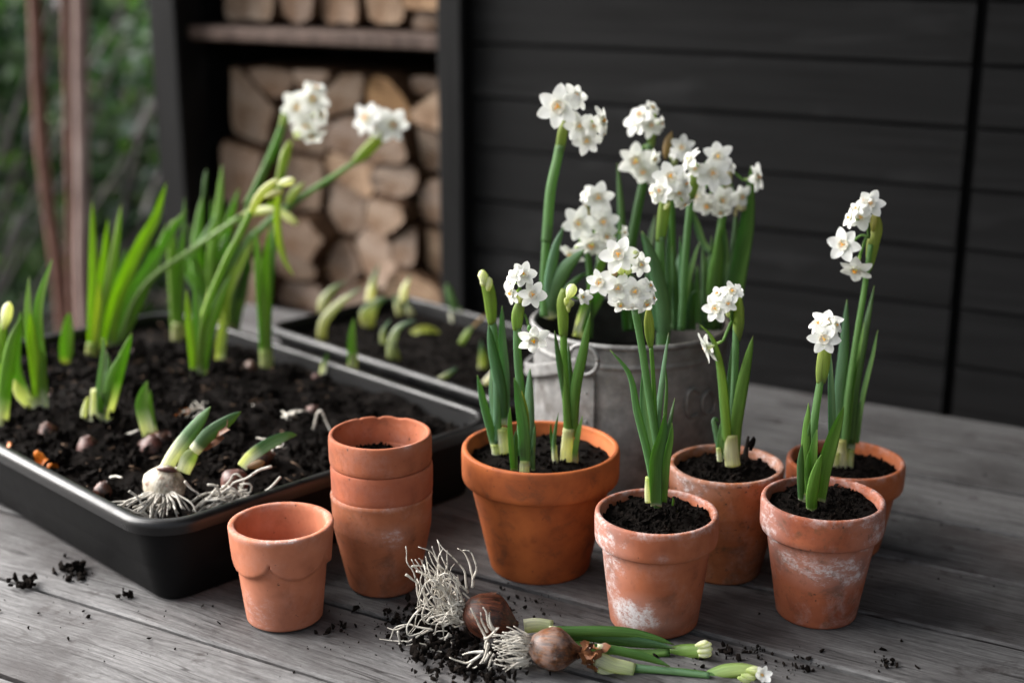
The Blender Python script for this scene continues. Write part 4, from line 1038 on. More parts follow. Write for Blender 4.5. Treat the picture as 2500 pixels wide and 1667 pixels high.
p.use(K4); p.leaf([(800, 600), (790, 420), (805, 290), (826, 180)], 32, lerp3(GLAUC, GREEN, .5), .30, .2, -.008); p.leaf([(790, 560), (780, 420), (770, 330), (766, 262)], 26, GREEN, .2, .2, -.006); p.leaf([(955, 590), (955, 480), (985, 320), (1012, 200)], 46, GREEN2, .22, .2, -.006, basec=(.5, .46, .30))
p.sheath([(885, 612), (890, 450), (905, 300)], 96, (.70, .68, .48), (.56, .55, .28)); p.sheath([(810, 600), (798, 500), (795, 430)], 44, (.62, .60, .42), (.40, .40, .15)); p.sheath([(955, 592), (955, 540), (955, 480)], 46, (.60, .56, .42), (.42, .38, .20))

# ---- daffodil in the lime crusted front pot
p = Plant('daffodil in the front pot with the fullest head of seven flowers', .940, (530, 495), K5, 'daffodils alone in their pots')
p.use(K3); p.stem([(1790, 2230), (1760, 1900), (1680, 1400), (1620, 1000), (1565, 715)], 72, lerp3(GREEN, GLAUC, .4), .0, -.004); p.umbel((1480, 460), -.004)
for a in [(1430, 250, 275, -4, 4, 10), (1612, 335, 190, 26, -4), (1272, 485, 220, -16, -4), (1425, 535, 235, 0, -6), (1568, 565, 250, 4, -4), (1690, 520, 150, 62, 22), (1660, 660, 190, 22, -38), (1450, 665, 190, -6, -46), (1540, 670, 170, 4, -52), (1720, 620, 110, 70, 0)]: p.flower(*a)
for b in [((1460, 420), (1440, 355), 66), ((1500, 420), (1520, 362), 64), ((1560, 280), (1575, 205), 70), ((1555, 250), (1590, 260), 60)]: p.bud(*b, c0=(.40, .46, .18), c1=(.70, .72, .48), dY=-.012)
p.bud((1410, 430), (1375, 360), 66, (.42, .26, .16), (.50, .36, .26), name='bract'); p.leaf([(1480, 520), (1478, 450), (1490, 400)], 44, (.07, .15, .03), 0, .1, 0, name='bract'); p.bud((1370, 430), (1420, 385), 30, (.25, .34, .06), (.3, .38, .08))
p.stem([(1760, 2230), (1750, 1900), (1730, 1400), (1705, 1030)], 42, GREEN2); p.spathe([(1703, 1040), (1690, 880), (1682, 700)], 88, (.17, .26, .045), (.27, .29, .05), w0=.42, tipw=.35)
p.use(K6); p.leaf([(170, 1850), (100, 1450), (20, 1120), (-40, 830), (-190, 640)], 62, lerp3(GREEN2, GLAUC, .55), .0, .1, -.012); p.leaf([(150, 1750), (115, 1400), (70, 1050), (66, 735)], 72, lerp3(GREEN, GLAUC, .4), 0, .2, .004)
p.leaf([(170, 1700), (165, 1250), (215, 800), (258, 508)], 50, GLAUC, 0, .5, .01); p.leaf([(205, 1600), (215, 1300), (240, 950), (232, 738)], 32, GREEN, 0, .5, .006); p.leaf([(230, 1700), (245, 1350), (275, 1150), (305, 1008)], 46, DARK, 0, .4, .012)
p.leaf([(165, 1830), (160, 1500), (210, 1280), (232, 1118)], 105, lerp3(GREEN2, LIME, .12), .03, .1, -.014, sh=GREEN); p.leaf([(220, 1800), (240, 1500), (275, 1320), (286, 1198)], 66, GREEN2, .0, .2, -.008); p.leaf([(150, 1750), (140, 1300), (128, 1000), (122, 900)], 50, (.085, .16, .02), 0, .3, .008)
p.use(K5); p.sheath([(522, 500), (518, 420), (522, 325)], 50, (.74, .74, .55), (.46, .52, .18)); p.leaf([(690, 520), (695, 490), (690, 465)], 18, GREEN2, 0, 0, -.01)

# ---- daffodil in the mossy straight pot
p = Plant('daffodil in the mossy straight pot with one flower turned away on a bent stalk', 1.020, (730, 1515), K6, 'daffodils alone in their pots')
p.stem([(745, 1480), (750, 1150), (768, 780), (775, 450)], 60, lerp3(GLAUC, GREEN, .5)); p.spathe([(785, 570), (795, 400), (795, 235)], 92, (.16, .26, .035), (.22, .28, .045), w0=.5, tipw=.5); p.umbel((745, 420))
for a in [(745, 195, 160, 8, 22, None, -.014), (715, 285, 125, 4, -8, None, -.018), (622, 325, 195, -16, -2), (635, 215, 130, -30, 34), (790, 190, 110, 60, 10), (660, 250, 110, -20, 10)]: p.flower(*a)
p.bud((715, 390), (708, 340), 36, (.4, .45, .16), (.7, .72, .5)); p.flower(563, 622, 235, -105, -46, 20, -.006)
p.leaf([(705, 1480), (690, 1200), (650, 800), (590, 560), (502, 450)], 84, GREEN, .03, .35, -.01, sh=LIME); p.leaf([(760, 1480), (775, 1200), (835, 850), (905, 530)], 100, lerp3(GREEN2, LIME, .15), .03, .1, -.006); p.leaf([(720, 1480), (715, 1200), (730, 850), (750, 570)], 52, DARK, 0, .2, .01)
p.leaf([(650, 1490), (640, 1380), (615, 1250), (600, 1180), (625, 1165), (645, 1200)], 52, lerp3(DARK, GLAUC, .4), .1, .2, .01); p.leaf([(655, 1490), (650, 1350), (665, 1230), (682, 1150)], 44, GREEN, .05, .2, .01)
p.sheath([(748, 1522), (738, 1400), (738, 1285)], 116, (.72, .70, .46), (.50, .50, .20)); p.sheath([(650, 1490), (645, 1440), (640, 1390)], 40)
tw = thing('twig', 'short dark twig stuck in the soil of the mossy pot', 'twig', P(*K6((845, 1470)), 1.02))
V, F = tube(catmull([P(*K6(q), 1.02)-tw.location for q in ((842, 1475), (855, 1390), (868, 1300))], 8), .0026, .0010, 7); obj('stalk', mkmesh('stalk', V, F, M_TWIG), tw)
V, F = [], []
for q in ((890, 1365), (905, 1350), (870, 1375)): addlump(V, F, P(*K6(q), 1.018)-tw.location, .0042)
obj('clod', mkmesh('clod', V, F, M_SOIL), tw)

# ---- daffodil in the weathered right front pot
p = Plant('short daffodil with a compact double head in the weathered right pot', .948, (430, 590), K8, 'daffodils alone in their pots')
p.use(K7); p.stem([(370, 1960), (385, 1750), (405, 1560), (440, 1340)], 64, lerp3(GLAUC, GREEN2, .45)); p.spathe([(440, 1380), (455, 1250), (468, 1130)], 96, (.20, .28, .06), (.28, .33, .08), w0=.7, tipw=.8); p.umbel((465, 1120))
for a in [(478, 965, 200, 18, 44, None, -.006), (430, 975, 160, -50, 26), (462, 1075, 200, 0, -4, 0, -.016), (540, 980, 120, 60, 10), (480, 1020, 150, 5, 30)]: p.flower(*a)
p.leaf([(515, 1900), (515, 1600), (508, 1350), (508, 1170)], 52, lerp3(GLAUC, DARK, .5), 0, .2, .016)
p.use(K8); p.leaf([(395, 530), (388, 300), (395, 100), (405, 20), (408, -40)], 62, GREEN2, .04, .3, -.004); p.leaf([(398, 510), (395, 350), (405, 180), (420, 58)], 34, GREEN, .03, .2, -.008); p.leaf([(365, 520), (362, 420), (362, 300), (372, 195)], 44, DARK, .03, .3, -.010)
p.leaf([(412, 520), (408, 400), (408, 320), (411, 238)], 42, GREEN2, .04, .2, -.014); p.leaf([(425, 530), (430, 380), (440, 230), (458, 112)], 60, GREEN2, .02, .2, -.010); p.leaf([(470, 520), (500, 330), (550, 150), (612, -20)], 88, lerp3(GREEN2, LIME, .12), .02, .1, -.012)
p.leaf([(425, 592), (428, 500), (450, 380), (482, 258)], 72, lerp3(GREEN2, LIME, .1), .07, .1, -.020); p.sheath([(424, 598), (425, 580), (425, 565)], 50); p.sheath([(385, 512), (385, 495), (386, 480)], 30)

# ---- daffodil in the back right pot
p = Plant('tallest daffodil at the right, its flowers drooping in a line to the left', 1.070, (590, 372), K8, 'daffodils alone in their pots')
p.use(K7); p.stem([(600, 1830), (625, 1500), (690, 1050), (740, 740), (785, 420)], 56, lerp3(GREEN2, GLAUC, .4), 0, -.006, w1=40); p.spathe([(775, 600), (800, 420), (830, 300), (818, 195)], 92, (.15, .25, .04), (.30, .30, .05), w0=.35, tipw=.4); p.umbel((775, 370), -.006)
for a in [(780, 140, 180, 14, 20, 0), (720, 225, 165, -10, -14), (645, 235, 140, -60, 4), (600, 420, 205, -22, -4), (685, 585, 215, -14, -56), (740, 120, 110, -40, 30), (690, 170, 110, -40, 20)]: p.flower(*a)
p.bud((800, 330), (810, 200), 50, (.34, .34, .06), (.50, .46, .14), dY=-.012)
p.leaf([(545, 1860), (565, 1500), (600, 1150), (621, 798)], 84, lerp3(GLAUC, DARK, .4), .02, .1, .006); p.leaf([(640, 1800), (680, 1400), (750, 1000), (780, 850), (812, 700)], 60, DARK, 0, .35, .01); p.leaf([(690, 1800), (730, 1500), (800, 1200), (835, 1015)], 38, GREEN, 0, .3, .012); p.leaf([(660, 1800), (690, 1450), (730, 1200), (752, 1060)], 32, DARK, 0, .3, .01)
p.leaf([(620, 1800), (660, 1400), (720, 1100), (740, 960)], 44, GREEN2, 0, .3, .004)
p.use(K8); p.leaf([(640, 335), (655, 210), (685, 50), (705, -60)], 46, DARK, .28, .2, .0)
p.sheath([(545, 375), (545, 310), (555, 240)], 74, (.74, .72, .52), (.55, .56, .26)); p.sheath([(600, 372), (600, 280), (600, 170)], 62, (.72, .68, .44), (.45, .42, .12)); p.sheath([(645, 335), (648, 290), (655, 230)], 40, (.66, .66, .36), (.3, .36, .08))

# ==================================================================== BULBS IN THE LARGE TRAY
GS = 'bulbs sprouting in the large tray'
def bulb_mesh(name, c, r, mat, axis=(0, 0, 1), neck=1.0, seed=0.0, parent=None, off=Vector((0, 0, 0)), squash=.92, flat=.98):
    prof = [(0.0, -1.0), (.25, -.97), (.55, -.82), (.82, -.48), (.97, -.05), (.95, .28), (.78, .60), (.52, .88), (.34, 1.12), (.26, 1.35*neck), (.20, 1.55*neck), (0.0, 1.56*neck)]
    V = []; F = []; U = []; seg = 30; m = len(prof)
    Q = Vector(axis).normalized().to_track_quat('Z', 'Y').to_matrix()
    pr2 = []
    for a, b in zip(prof, prof[1:]): pr2 += [a, ((a[0]+b[0])/2, (a[1]+b[1])/2)]
    pr2.append(prof[-1]); m = len(pr2)
    for j in range(seg):
        a = 2*math.pi*j/seg
        for (q, z) in pr2:
            k = 1+.10*mnoise.noise(Vector((math.cos(a)*1.1+seed, math.sin(a)*1.1, z*1.2)))+.035*mnoise.noise(Vector((math.cos(a)*5+seed, math.sin(a)*5, z*1.2)))+.02*mnoise.noise(Vector((math.cos(a)*11+seed, math.sin(a)*11, z*3)))
            V.append(Q @ Vector((q*k*r*math.cos(a), q*k*r*math.sin(a)*squash, z*r*flat)) + Vector(c)-off); U.append((j/seg*3+seed, z*.5+seed, 0))
    for j in range(seg):
        k = (j+1) % seg
        for i in range(m-1):
            F.append((j*m+i, k*m+i, k*m+i+1, j*m+i+1))
    return obj(name, mkmesh(name, V, F, mat, uv=U), parent)
def sprout(label, k, base, z=ZS1, group=GS):
    g = G(*k(base), z)
    pl = Plant(label, g.y, base, k, group, 'sprouting_bulb', 'sprouting bulb'); pl.tone = (1.55, 1.30, .85); return pl
def dip(pl, k, pix, r, mat, axis=(0, 0, 1), dY=0.0, neck=1.0):
    c = P(*k(pix), pl.Y+dY); return bulb_mesh('bulb', c, r, mat, axis, neck, rnd()*20, pl.t, pl.b)
LT = lerp3(GREEN2, LIME, .55)      # fresh light green of the tray shoots
p = sprout('thick dark leaf with a white bud tip at the very left edge of the tray', KB, (20, 1400)); p.leaf([(10, 1420), (30, 1180), (80, 800), (165, 535)], 105, GREEN2, .24, .2, -.01); p.leaf([(-20, 1400), (-15, 1100), (10, 800), (30, 560)], 70, LT, .3, .2, .0); p.bud((28, 640), (70, 430), 85, (.50, .52, .22), (.82, .80, .72), dY=-.004); p.spathe([(-5, 900), (10, 700), (40, 520)], 80, LT, LIME)
p = sprout('bright fan of broad shoots second from the left edge of the tray', KB, (320, 1310)); p.leaf([(310, 1310), (290, 1050), (250, 760), (228, 500)], 100, LT, .16, .1, -.008); p.leaf([(320, 1310), (285, 1000), (225, 600), (222, 240)], 84, lerp3(GLAUC, LT, .4), .12, .2, .01); p.leaf([(340, 1310), (320, 900), (300, 480), (400, 100)], 88, GREEN2, .12, .2, .012); p.leaf([(290, 1300), (200, 1150), (120, 900), (160, 500)], 84, GREEN2, .25, .2, .0)
p.leaf([(270, 1250), (150, 1130), (110, 1020)], 105, lerp3(LT, WHITE, .4), .6, .1, -.004); p.leaf([(345, 1290), (330, 1050), (330, 860), (310, 800)], 60, GREEN2, .3, .2, -.01); p.sheath([(320, 1320), (300, 1240), (260, 1160)], 90)
p = sprout('single blunt shoot rising from a glossy brown bulb near the tray back', KB, (510, 930)); p.leaf([(510, 930), (510, 800), (522, 640), (532, 505)], 108, lerp3(GREEN2, LT, .3), .16, .1, 0, basec=(.55, .55, .22)); dip(p, KB, (435, 1010), .0115, M_BULB_RED, (.1, 0, 1), -.012, .6); dip(p, KB, (600, 960), .006, M_BULB_BROWN, (.3, 0, 1), -.004, .6)
p = sprout('upright clump of three straight leaves at the back left of the tray', KT, (90, 1490)); p.leaf([(70, 1490), (80, 1150), (88, 800), (80, 288)], 72, LT, .08, .1, 0); p.leaf([(90, 1490), (115, 1150), (160, 800), (200, 415)], 74, LT, .08, .1, .008); p.leaf([(110, 1490), (150, 1150), (230, 800), (302, 305)], 76, lerp3(LT, GLAUC, .35), .08, .1, -.005); p.leaf([(100, 1450), (125, 1100), (130, 900)], 60, lerp3(LT, PALE, .3), .1, .1, -.01); p.sheath([(85, 1495), (85, 1430), (88, 1370)], 110, (.45, .46, .18), (.26, .34, .07))
p = sprout('leaning fan of long leaves bending right in the back of the tray', KT, (235, 1400)); p.leaf([(200, 1400), (260, 1060), (440, 640), (560, 420), (648, 145)], 104, LT, .03, .1, 0); p.leaf([(220, 1400), (330, 1080), (560, 720), (700, 500), (802, 355)], 96, lerp3(GREEN2, GLAUC, .4), .03, .2, -.01); p.leaf([(250, 1410), (400, 1100), (500, 880), (600, 640), (650, 465)], 96, GREEN2, .03, .2, .01)
p.leaf([(200, 1350), (240, 1050), (310, 780), (335, 650)], 60, lerp3(GLAUC, GREEN, .5), 0, .2, .015); p.leaf([(260, 1400), (420, 1060), (500, 760), (540, 605)], 60, GREEN, 0, .2, .02); p.leaf([(280, 1390), (450, 1020), (560, 820)], 80, GREEN2, 0, .3, -.005)
p.stem([(300, 1350), (400, 1060), (560, 855), (900, 620), (1220, 400)], 46, (.20, .30, .09), 0, -.02); p.use(KU); p.stem([(470, 410), (560, 355), (610, 330)], 40, (.36, .40, .15), 0, 0); p.spathe([(590, 345), (690, 325), (790, 320)], 60, (.48, .50, .22), (.60, .60, .36), dY=-.02); p.bud((780, 310), (930, 420), 60, (.42, .46, .16), (.82, .80, .70), dY=-.022, f0=.25); p.leaf([(690, 330), (740, 285), (800, 300), (830, 330)], 30, LIME, 0, .1, 0, name='bract')
p = sprout('daffodil shoot with one slim stem leaning right to a pale closed bud', KU, (235, 1545)); p.leaf([(225, 1540), (200, 1300), (175, 1080), (158, 875)], 60, LT, .10, .1, 0); p.leaf([(240, 1540), (235, 1200), (225, 980), (215, 820)], 64, lerp3(GLAUC, GREEN2, .4), .10, .2, -.006); p.leaf([(250, 1540), (310, 1180), (400, 920), (475, 760)], 76, GREEN2, .10, .2, -.008); p.leaf([(245, 1520), (255, 1150), (290, 970), (310, 855)], 50, LT, .1, .3, .01)
p.stem([(245, 1540), (275, 1100), (410, 720), (540, 470), (600, 340)], 50, (.19, .31, .045), .08, -.012, w1=44); p.spathe([(590, 370), (660, 235), (740, 150), (800, 112)], 66, (.50, .52, .24), (.55, .56, .28), w0=.6, dY=-.013, tipw=.5); p.bud((790, 145), (912, 112), 60, (.66, .66, .48), (.84, .82, .76), dY=-.014); p.bud((700, 235), (830, 185), 52, (.46, .46, .18), (.58, .56, .30), dY=-.012, name='bract'); p.sheath([(240, 1560), (225, 1500), (215, 1420)], 70, (.55, .58, .36), (.26, .36, .08))
p = sprout('pair of narrow leaves with a squat pale base at the right back of the tray', KU, (715, 1405)); p.leaf([(700, 1400), (690, 1100), (665, 750), (638, 430)], 70, GREEN2, .10, .15, 0, basec=(.45, .50, .22)); p.leaf([(725, 1400), (712, 1100), (710, 760), (740, 430)], 78, lerp3(GREEN2, LT, .25), .10, .15, -.006, basec=(.45, .50, .22)); p.sheath([(715, 1412), (712, 1350), (705, 1290)], 92, (.50, .53, .24), (.34, .42, .12))
p.stem([(725, 1290), (740, 900), (770, 500), (800, 250), (830, 20)], 40, GREEN, 0, .015); p.spathe([(800, 130), (825, 0), (850, -100), (870, -160)], 62, (.24, .32, .06), (.32, .38, .09), dY=.015); p.leaf([(790, 200), (790, 430), (830, 640), (905, 785)], 52, lerp3(LT, PALE, .25), 0, .2, -.01)
p = sprout('dense leafy bulb at the back of the tray carrying the two open flower heads', KU, (430, 1180)); p.leaf([(370, 1180), (330, 700), (375, 330), (405, 5)], 90, GREEN2, .02, .2, .0); p.leaf([(410, 1180), (390, 780), (450, 420), (525, 165)], 74, GREEN2, .02, .2, .01); p.leaf([(330, 1150), (220, 780), (240, 420), (275, 200)], 76, lerp3(GLAUC, GREEN2, .5), .02, .2, .012); p.leaf([(275, 230), (285, 120), (298, 38)], 28, DARK, 0, .2, .012)
p.leaf([(420, 1190), (340, 800), (400, 600), (465, 470)], 66, lerp3(GLAUC, GREEN, .4), .0, .2, .0); p.leaf([(470, 1190), (530, 950), (570, 750), (605, 605)], 78, DARK, .02, .3, 0); p.leaf([(430, 1190), (450, 900), (560, 650), (640, 500)], 60, LT, .02, .3, -.004); p.leaf([(300, 1000), (150, 720), (250, 560), (380, 330)], 48, GLAUC, 0, .2, -.01)
p.leaf([(450, 1180), (480, 850), (560, 560), (640, 440)], 60, GLAUC, 0, .2, -.006); p.leaf([(500, 1180), (540, 900), (580, 620)], 60, GREEN2, 0, .3, .01); p.leaf([(390, 1170), (300, 850), (200, 640), (265, 600)], 70, GREEN2, 0, .3, .006); p.leaf([(440, 1180), (400, 850), (300, 750)], 100, DARK, 0, .3, .012)
p.stem([(400, 1180), (420, 850), (500, 560), (600, 280), (720, -20)], 48, GREEN2, 0, .0); p.use(KD); p.stem([(300, 1000), (400, 790), (480, 610), (545, 440)], 58, GREEN2, 0, 0); p.spathe([(530, 480), (560, 380), (620, 250)], 62, (.20, .30, .05), (.30, .36, .08), w0=.7); p.umbel((600, 330))
for a in [(648, 325, 215, -14, 2), (745, 268, 220, 16, 12), (775, 195, 130, 35, 55), (705, 445, 190, -5, -30), (742, 510, 170, 0, -55), (800, 375, 160, 62, -4)]: p.flower(*a)
p.bud((640, 470), (655, 540), 62, (.62, .66, .42), (.74, .76, .58))
p.use(KU); p.stem([(330, 1180), (380, 850), (490, 650), (700, 430), (840, 310), (960, 235)], 50, lerp3(GREEN2, GLAUC, .3), 0, .0); p.use(KD); p.stem([(560, 1040), (680, 940), (850, 830), (1050, 700)], 42, GREEN2, 0, 0); p.spathe([(1030, 715), (1130, 620), (1210, 540), (1290, 470)], 86, (.22, .32, .05), (.34, .38, .05), w0=.45, tipw=.5); p.umbel((1200, 500))
for a in [(1130, 400, 215, -42, 16), (1190, 385, 150, -10, 35), (1308, 445, 210, 14, 4), (1185, 465, 110, -10, -10)]: p.flower(*a)
p.spathe([(570, 1030), (610, 930), (690, 845)], 60, (.30, .38, .09), (.44, .48, .18), w0=.5); p.spathe([(500, 1000), (525, 800), (560, 680), (610, 545)], 62, (.22, .32, .06), (.36, .40, .10), w0=.4)
p.use(KU); p.sheath([(430, 1195), (430, 1150), (440, 1100)], 150, (.50, .46, .26), (.32, .36, .10))
p = sprout('pair of narrow leaves with a pale square base beside the tray back rim', KU, (110, 1245)); p.leaf([(80, 1240), (78, 900), (70, 600), (80, 480)], 62, lerp3(GREEN2, LT, .3), .12, .2, 0); p.leaf([(125, 1240), (110, 850), (125, 600), (130, 440)], 60, GREEN2, .12, .2, 0); p.leaf([(110, 1200), (130, 800), (140, 400), (145, 235)], 36, lerp3(GLAUC, GREEN, .5), 0, .2, .01); p.leaf([(70, 1200), (45, 500), (100, 390), (160, 322)], 44, lerp3(LT, GLAUC, .5), 0, .1, .006)
p.sheath([(110, 1250), (110, 1180), (115, 1110)], 118, (.40, .39, .20), (.28, .31, .09))
p = sprout('small pale bulb shoot standing behind the slim stem in the middle of the tray', KU, (390, 1405)); p.leaf([(390, 1410), (395, 1280), (412, 1140), (415, 1015)], 78, lerp3(GLAUC, PALE, .35), .2, .1, 0, tip=.35); dip(p, KU, (390, 1400), .0045, M_BULB_RED)
p = sprout('tuft of short shoots growing from a big soil covered bulb in the tray middle', KB, (740, 1420)); p.leaf([(740, 1420), (760, 1150), (785, 900), (795, 740), (775, 700)], 56, GLAUC, .30, .2, -.006); p.leaf([(790, 1400), (850, 1180), (930, 900), (1012, 665)], 100, GREEN2, .36, .15, 0); p.leaf([(770, 1410), (790, 1150), (830, 950), (815, 800)], 70, DARK, .2, .3, .006); p.leaf([(640, 1385), (640, 1290), (660, 1200), (678, 1148)], 50, lerp3(LT, WHITE, .4), .7, .1, -.008); p.leaf([(770, 1300), (765, 1220), (755, 1130)], 50, GREEN, .1, .1, -.014); p.leaf([(790, 1280), (850, 1000), (920, 830)], 60, lerp3(GLAUC, GREEN2, .5), .1, .2, -.008)
p.sheath([(740, 1430), (735, 1280), (740, 1100)], 96, WHITE, (.60, .60, .34)); p.sheath([(690, 1410), (690, 1360), (688, 1320)], 48, (.74, .72, .58), (.6, .58, .36)); dip(p, KB, (610, 1490), .0175, M_SOIL, (.1, 0, 1), -.006, .6); dip(p, KB, (600, 1560), .012, M_BULB_RED, (.1, 0, 1), -.014, .6)
p = sprout('short curved green shoot with a white foot left of the white rooted bulb', KB, (1150, 1500)); p.leaf([(1160, 1510), (1120, 1350), (1090, 1200), (1128, 1032)], 112, lerp3(GREEN2, GLAUC, .25), .42, .15, 0); p.leaf([(1190, 1450), (1150, 1250), (1150, 1100)], 50, GREEN2, .2, .2, .008); dip(p, KB, (1215, 1545), .0150, M_BULB_DARK, (.4, -.2, .8), -.004, .7)
p = sprout('tiny slanting shoot near the right rim of the large tray', KE, (585, 1010)); p.leaf([(580, 1010), (600, 920), (628, 815)], 52, DARK, .55, .2, 0, tip=.4); dip(p, KE, (535, 1005), .004, M_BULB_RED, (1, 0, .4))
p = sprout('single stout shoot on a small tan bulb near the right rim of the large tray', KE, (812, 1000)); p.leaf([(812, 1000), (815, 860), (815, 700), (826, 555)], 70, GREEN2, .25, .1, 0); p.sheath([(815, 1000), (818, 900), (818, 820)], 80, (.62, .60, .36), (.44, .48, .16)); dip(p, KE, (808, 1025), .0058, M_BULB_BROWN, (0, 0, 1), -.002, .6)

# ---- shoots in the smaller tray
G2 = 'pale shoots in the smaller tray'
def sp2(label, base): return sprout(label, KE, base, ZS2, G2)
PALEY = (.58, .58, .36); PG = (.34, .40, .18); GT = (.06, .14, .075)
def curl(pl, pix, w, tipgreen=.35, base=(.42, .40, .19), body=(.50, .50, .35)):
    path = catmull([q-pl.b for q in pl.pts(pix, ru(-.01, .01))], 20); W_ = pl.px(w)*.90
    def wid(t): return W_*(.92 if t < .3 else .92*max(.10, 1-((t-.3)/.72)**1.7))
    V, F, C, U = sweep(path, wid, lambda t: wid(t)*.6, (CP-pl.b).normalized(), lambda t, c: lerp3(lerp3(base, body, t*2.5), lerp3(GT, (.10, .20, .06), .5+.5*c), (t-(1-tipgreen*1.35))/tipgreen), 10, .05, ru(-.4, .4), .3)
    obj('leaf', mkmesh('leaf', V, F, M_LEAF, col=C, uv=U), pl.t)
p = sp2('largest pale curled shoot, bending right, at the left end of the smaller tray', (580, 715)); curl(p, [(580, 715), (600, 580), (720, 440), (890, 315)], 98, .18)
p = sp2('pair of bent pale shoots at the far left corner of the smaller tray', (590, 520)); curl(p, [(600, 520), (610, 410), (670, 330), (775, 268)], 76, .4); curl(p, [(575, 520), (575, 430), (605, 370), (650, 325)], 56, .4)
p = sp2('slim white shoot with an upright green tip behind the others', (940, 470)); curl(p, [(940, 470), (955, 360), (985, 240), (1020, 140)], 80, .45, (.66, .62, .5), (.74, .70, .62))
p = sp2('stubby yellowish shoot hooked to the right in mid tray', (955, 625)); curl(p, [(940, 625), (950, 520), (1010, 430), (1105, 395)], 120, .45, (.40, .40, .12)); curl(p, [(900, 600), (900, 500), (980, 420)], 60, .5)
p = sp2('upright twin shoot with white top at the back of the smaller tray', (1210, 535)); curl(p, [(1180, 530), (1160, 440), (1140, 360)], 70, .4, (.5, .48, .22)); curl(p, [(1200, 430), (1215, 330), (1260, 230)], 74, .2, (.70, .66, .5), (.72, .7, .55)); curl(p, [(1270, 545), (1250, 490), (1220, 430)], 78, .3, (.50, .46, .16))
p = sp2('white two pronged shoot with a long dark green leaf at the right back', (1620, 590)); curl(p, [(1590, 590), (1580, 530), (1570, 470)], 66, .3, (.66, .64, .54), (.70, .68, .6)); curl(p, [(1665, 590), (1650, 520), (1630, 460)], 66, .3, (.66, .62, .54), (.68, .64, .55)); p.leaf([(1600, 500), (1570, 400), (1535, 280)], 66, GT, 0, .2, .01)
p = sp2('tiny pale shoot low in the soil at the right back', (1490, 535)); curl(p, [(1475, 530), (1510, 480), (1530, 450)], 50, .4, (.5, .5, .35))
p = sp2('curled greenish shoots low in the middle of the smaller tray', (1120, 880)); curl(p, [(1120, 885), (1115, 760), (1170, 630), (1300, 565)], 96, .4, (.28, .30, .09), (.50, .53, .40)); curl(p, [(1050, 745), (1050, 660), (1110, 560)], 56, .6, (.45, .48, .35)); curl(p, [(1160, 880), (1140, 800), (1120, 700)], 80, .3, (.42, .40, .12), (.4, .44, .14))
p = sp2('thin shoot with a withered stalk slanting right', (1645, 750)); curl(p, [(1645, 750), (1700, 660), (1760, 600)], 58, .3, (.30, .38, .08), (.42, .50, .26)); p.leaf([(1740, 620), (1790, 570), (1850, 520)], 24, (.30, .22, .18), 0, .1, 0)
p = sp2('short green shoot close to the near right corner of the smaller tray', (1805, 960)); curl(p, [(1805, 960), (1815, 870), (1800, 720)], 84, .5, (.50, .50, .34), (.44, .48, .12))
p = sp2('green tipped shoot lying flat on the soil of the smaller tray', (1475, 1030)); curl(p, [(1470, 1030), (1545, 985), (1622, 930)], 62, .6, (.62, .62, .48))
p = sp2('white shoot stub at the near right corner of the smaller tray', (1830, 1050)); curl(p, [(1825, 1055), (1870, 1000), (1905, 930)], 62, .05, (.74, .70, .62), (.76, .72, .64))
p = sp2('yellowed flat leaf scrap lying on the soil of the smaller tray', (1280, 680)); p.leaf([(1270, 680), (1340, 650), (1420, 650), (1490, 670)], 60, (.16, .20, .02), 0, .9, 0)

# ==================================================================== LOOSE BULBS WITH ROOTS
def root(parent, pts, r0=.0011, r1=.0006, wig=.0016, n=16):
    path = catmull([Vector(q)-parent.location for q in pts], n); s0 = rnd()*80
    L = sum((b-a).length for a, b in zip(path, path[1:]))
    for i, v in enumerate(path):
        k = min(1, i/4); path[i] = v + Vector((mnoise.noise(v*90+Vector((s0, 0, 0))), mnoise.noise(v*90+Vector((0, s0, 0))), mnoise.noise(v*90+Vector((0, 0, s0)))))*wig*k
        if (path[i]+parent.location).z < .0008 : path[i].z = .0008-parent.location.z
    V, F = tube(path, r0, r1, 6)
    return obj('root', mkmesh('root', V, F, M_ROOT), parent)
GL = 'loose bulbs with bare roots'
# first loose bulb on the table: dark, roots standing up in a fan
Y1 = .897
b1 = Plant('dark brown loose bulb with a tall fan of white roots on the table front', Y1, (1090, 960), K9, GL, 'loose_bulb', 'bulb'); B1 = b1.b
AX1 = (P(*K9((1330, 1000)), Y1+.004)-P(*K9((960, 880)), Y1)).normalized()
cb = P(*K9((1085, 950)), Y1); cb.z = max(cb.z, .0205)
bulb_mesh('bulb', cb, .0178, M_BULB_DARK, AX1, .85, 2.0, b1.t, B1)
def flakes(pl, c, r, ax, n_, mat):
    Q = Vector(ax).to_track_quat('Z', 'Y').to_matrix()
    for _ in range(n_):
        a = rnd()*6.28; z = ru(-.6, .75); q = math.sqrt(max(.1, 1-z*z)); d = Vector((q*math.cos(a), q*math.sin(a), z)); al = Vector((-z*math.cos(a), -z*math.sin(a), q)).normalized(); sd = d.cross(al)
        s_ = r*ru(.18, .38); V = []
        for i, (u, v, h) in enumerate(((-1, -.3, .0), (-1, .35, .0), (-.2, .5, .02), (.6, .35, .05), (1, .05, .12), (.5, -.4, .06), (-.3, -.5, .02))):
            V.append(Q @ ((d*r*1.02 + al*u*s_*ru(.8, 1.2) + sd*v*s_*ru(.8, 1.2)).normalized()*r*(1.0+h+ru(0, .02))) + Vector(c)-pl.b)
        obj('skin_flake', mkmesh('skin_flake', V, [(0, 6, 1), (1, 6, 2), (6, 5, 2), (2, 5, 3), (3, 5, 4)], mat, uv=[(rnd()*.3, rnd()*.3, 0) for _ in V]), pl.t)
flakes(b1, cb, .0174, AX1, 6, M_BULB_DARK)
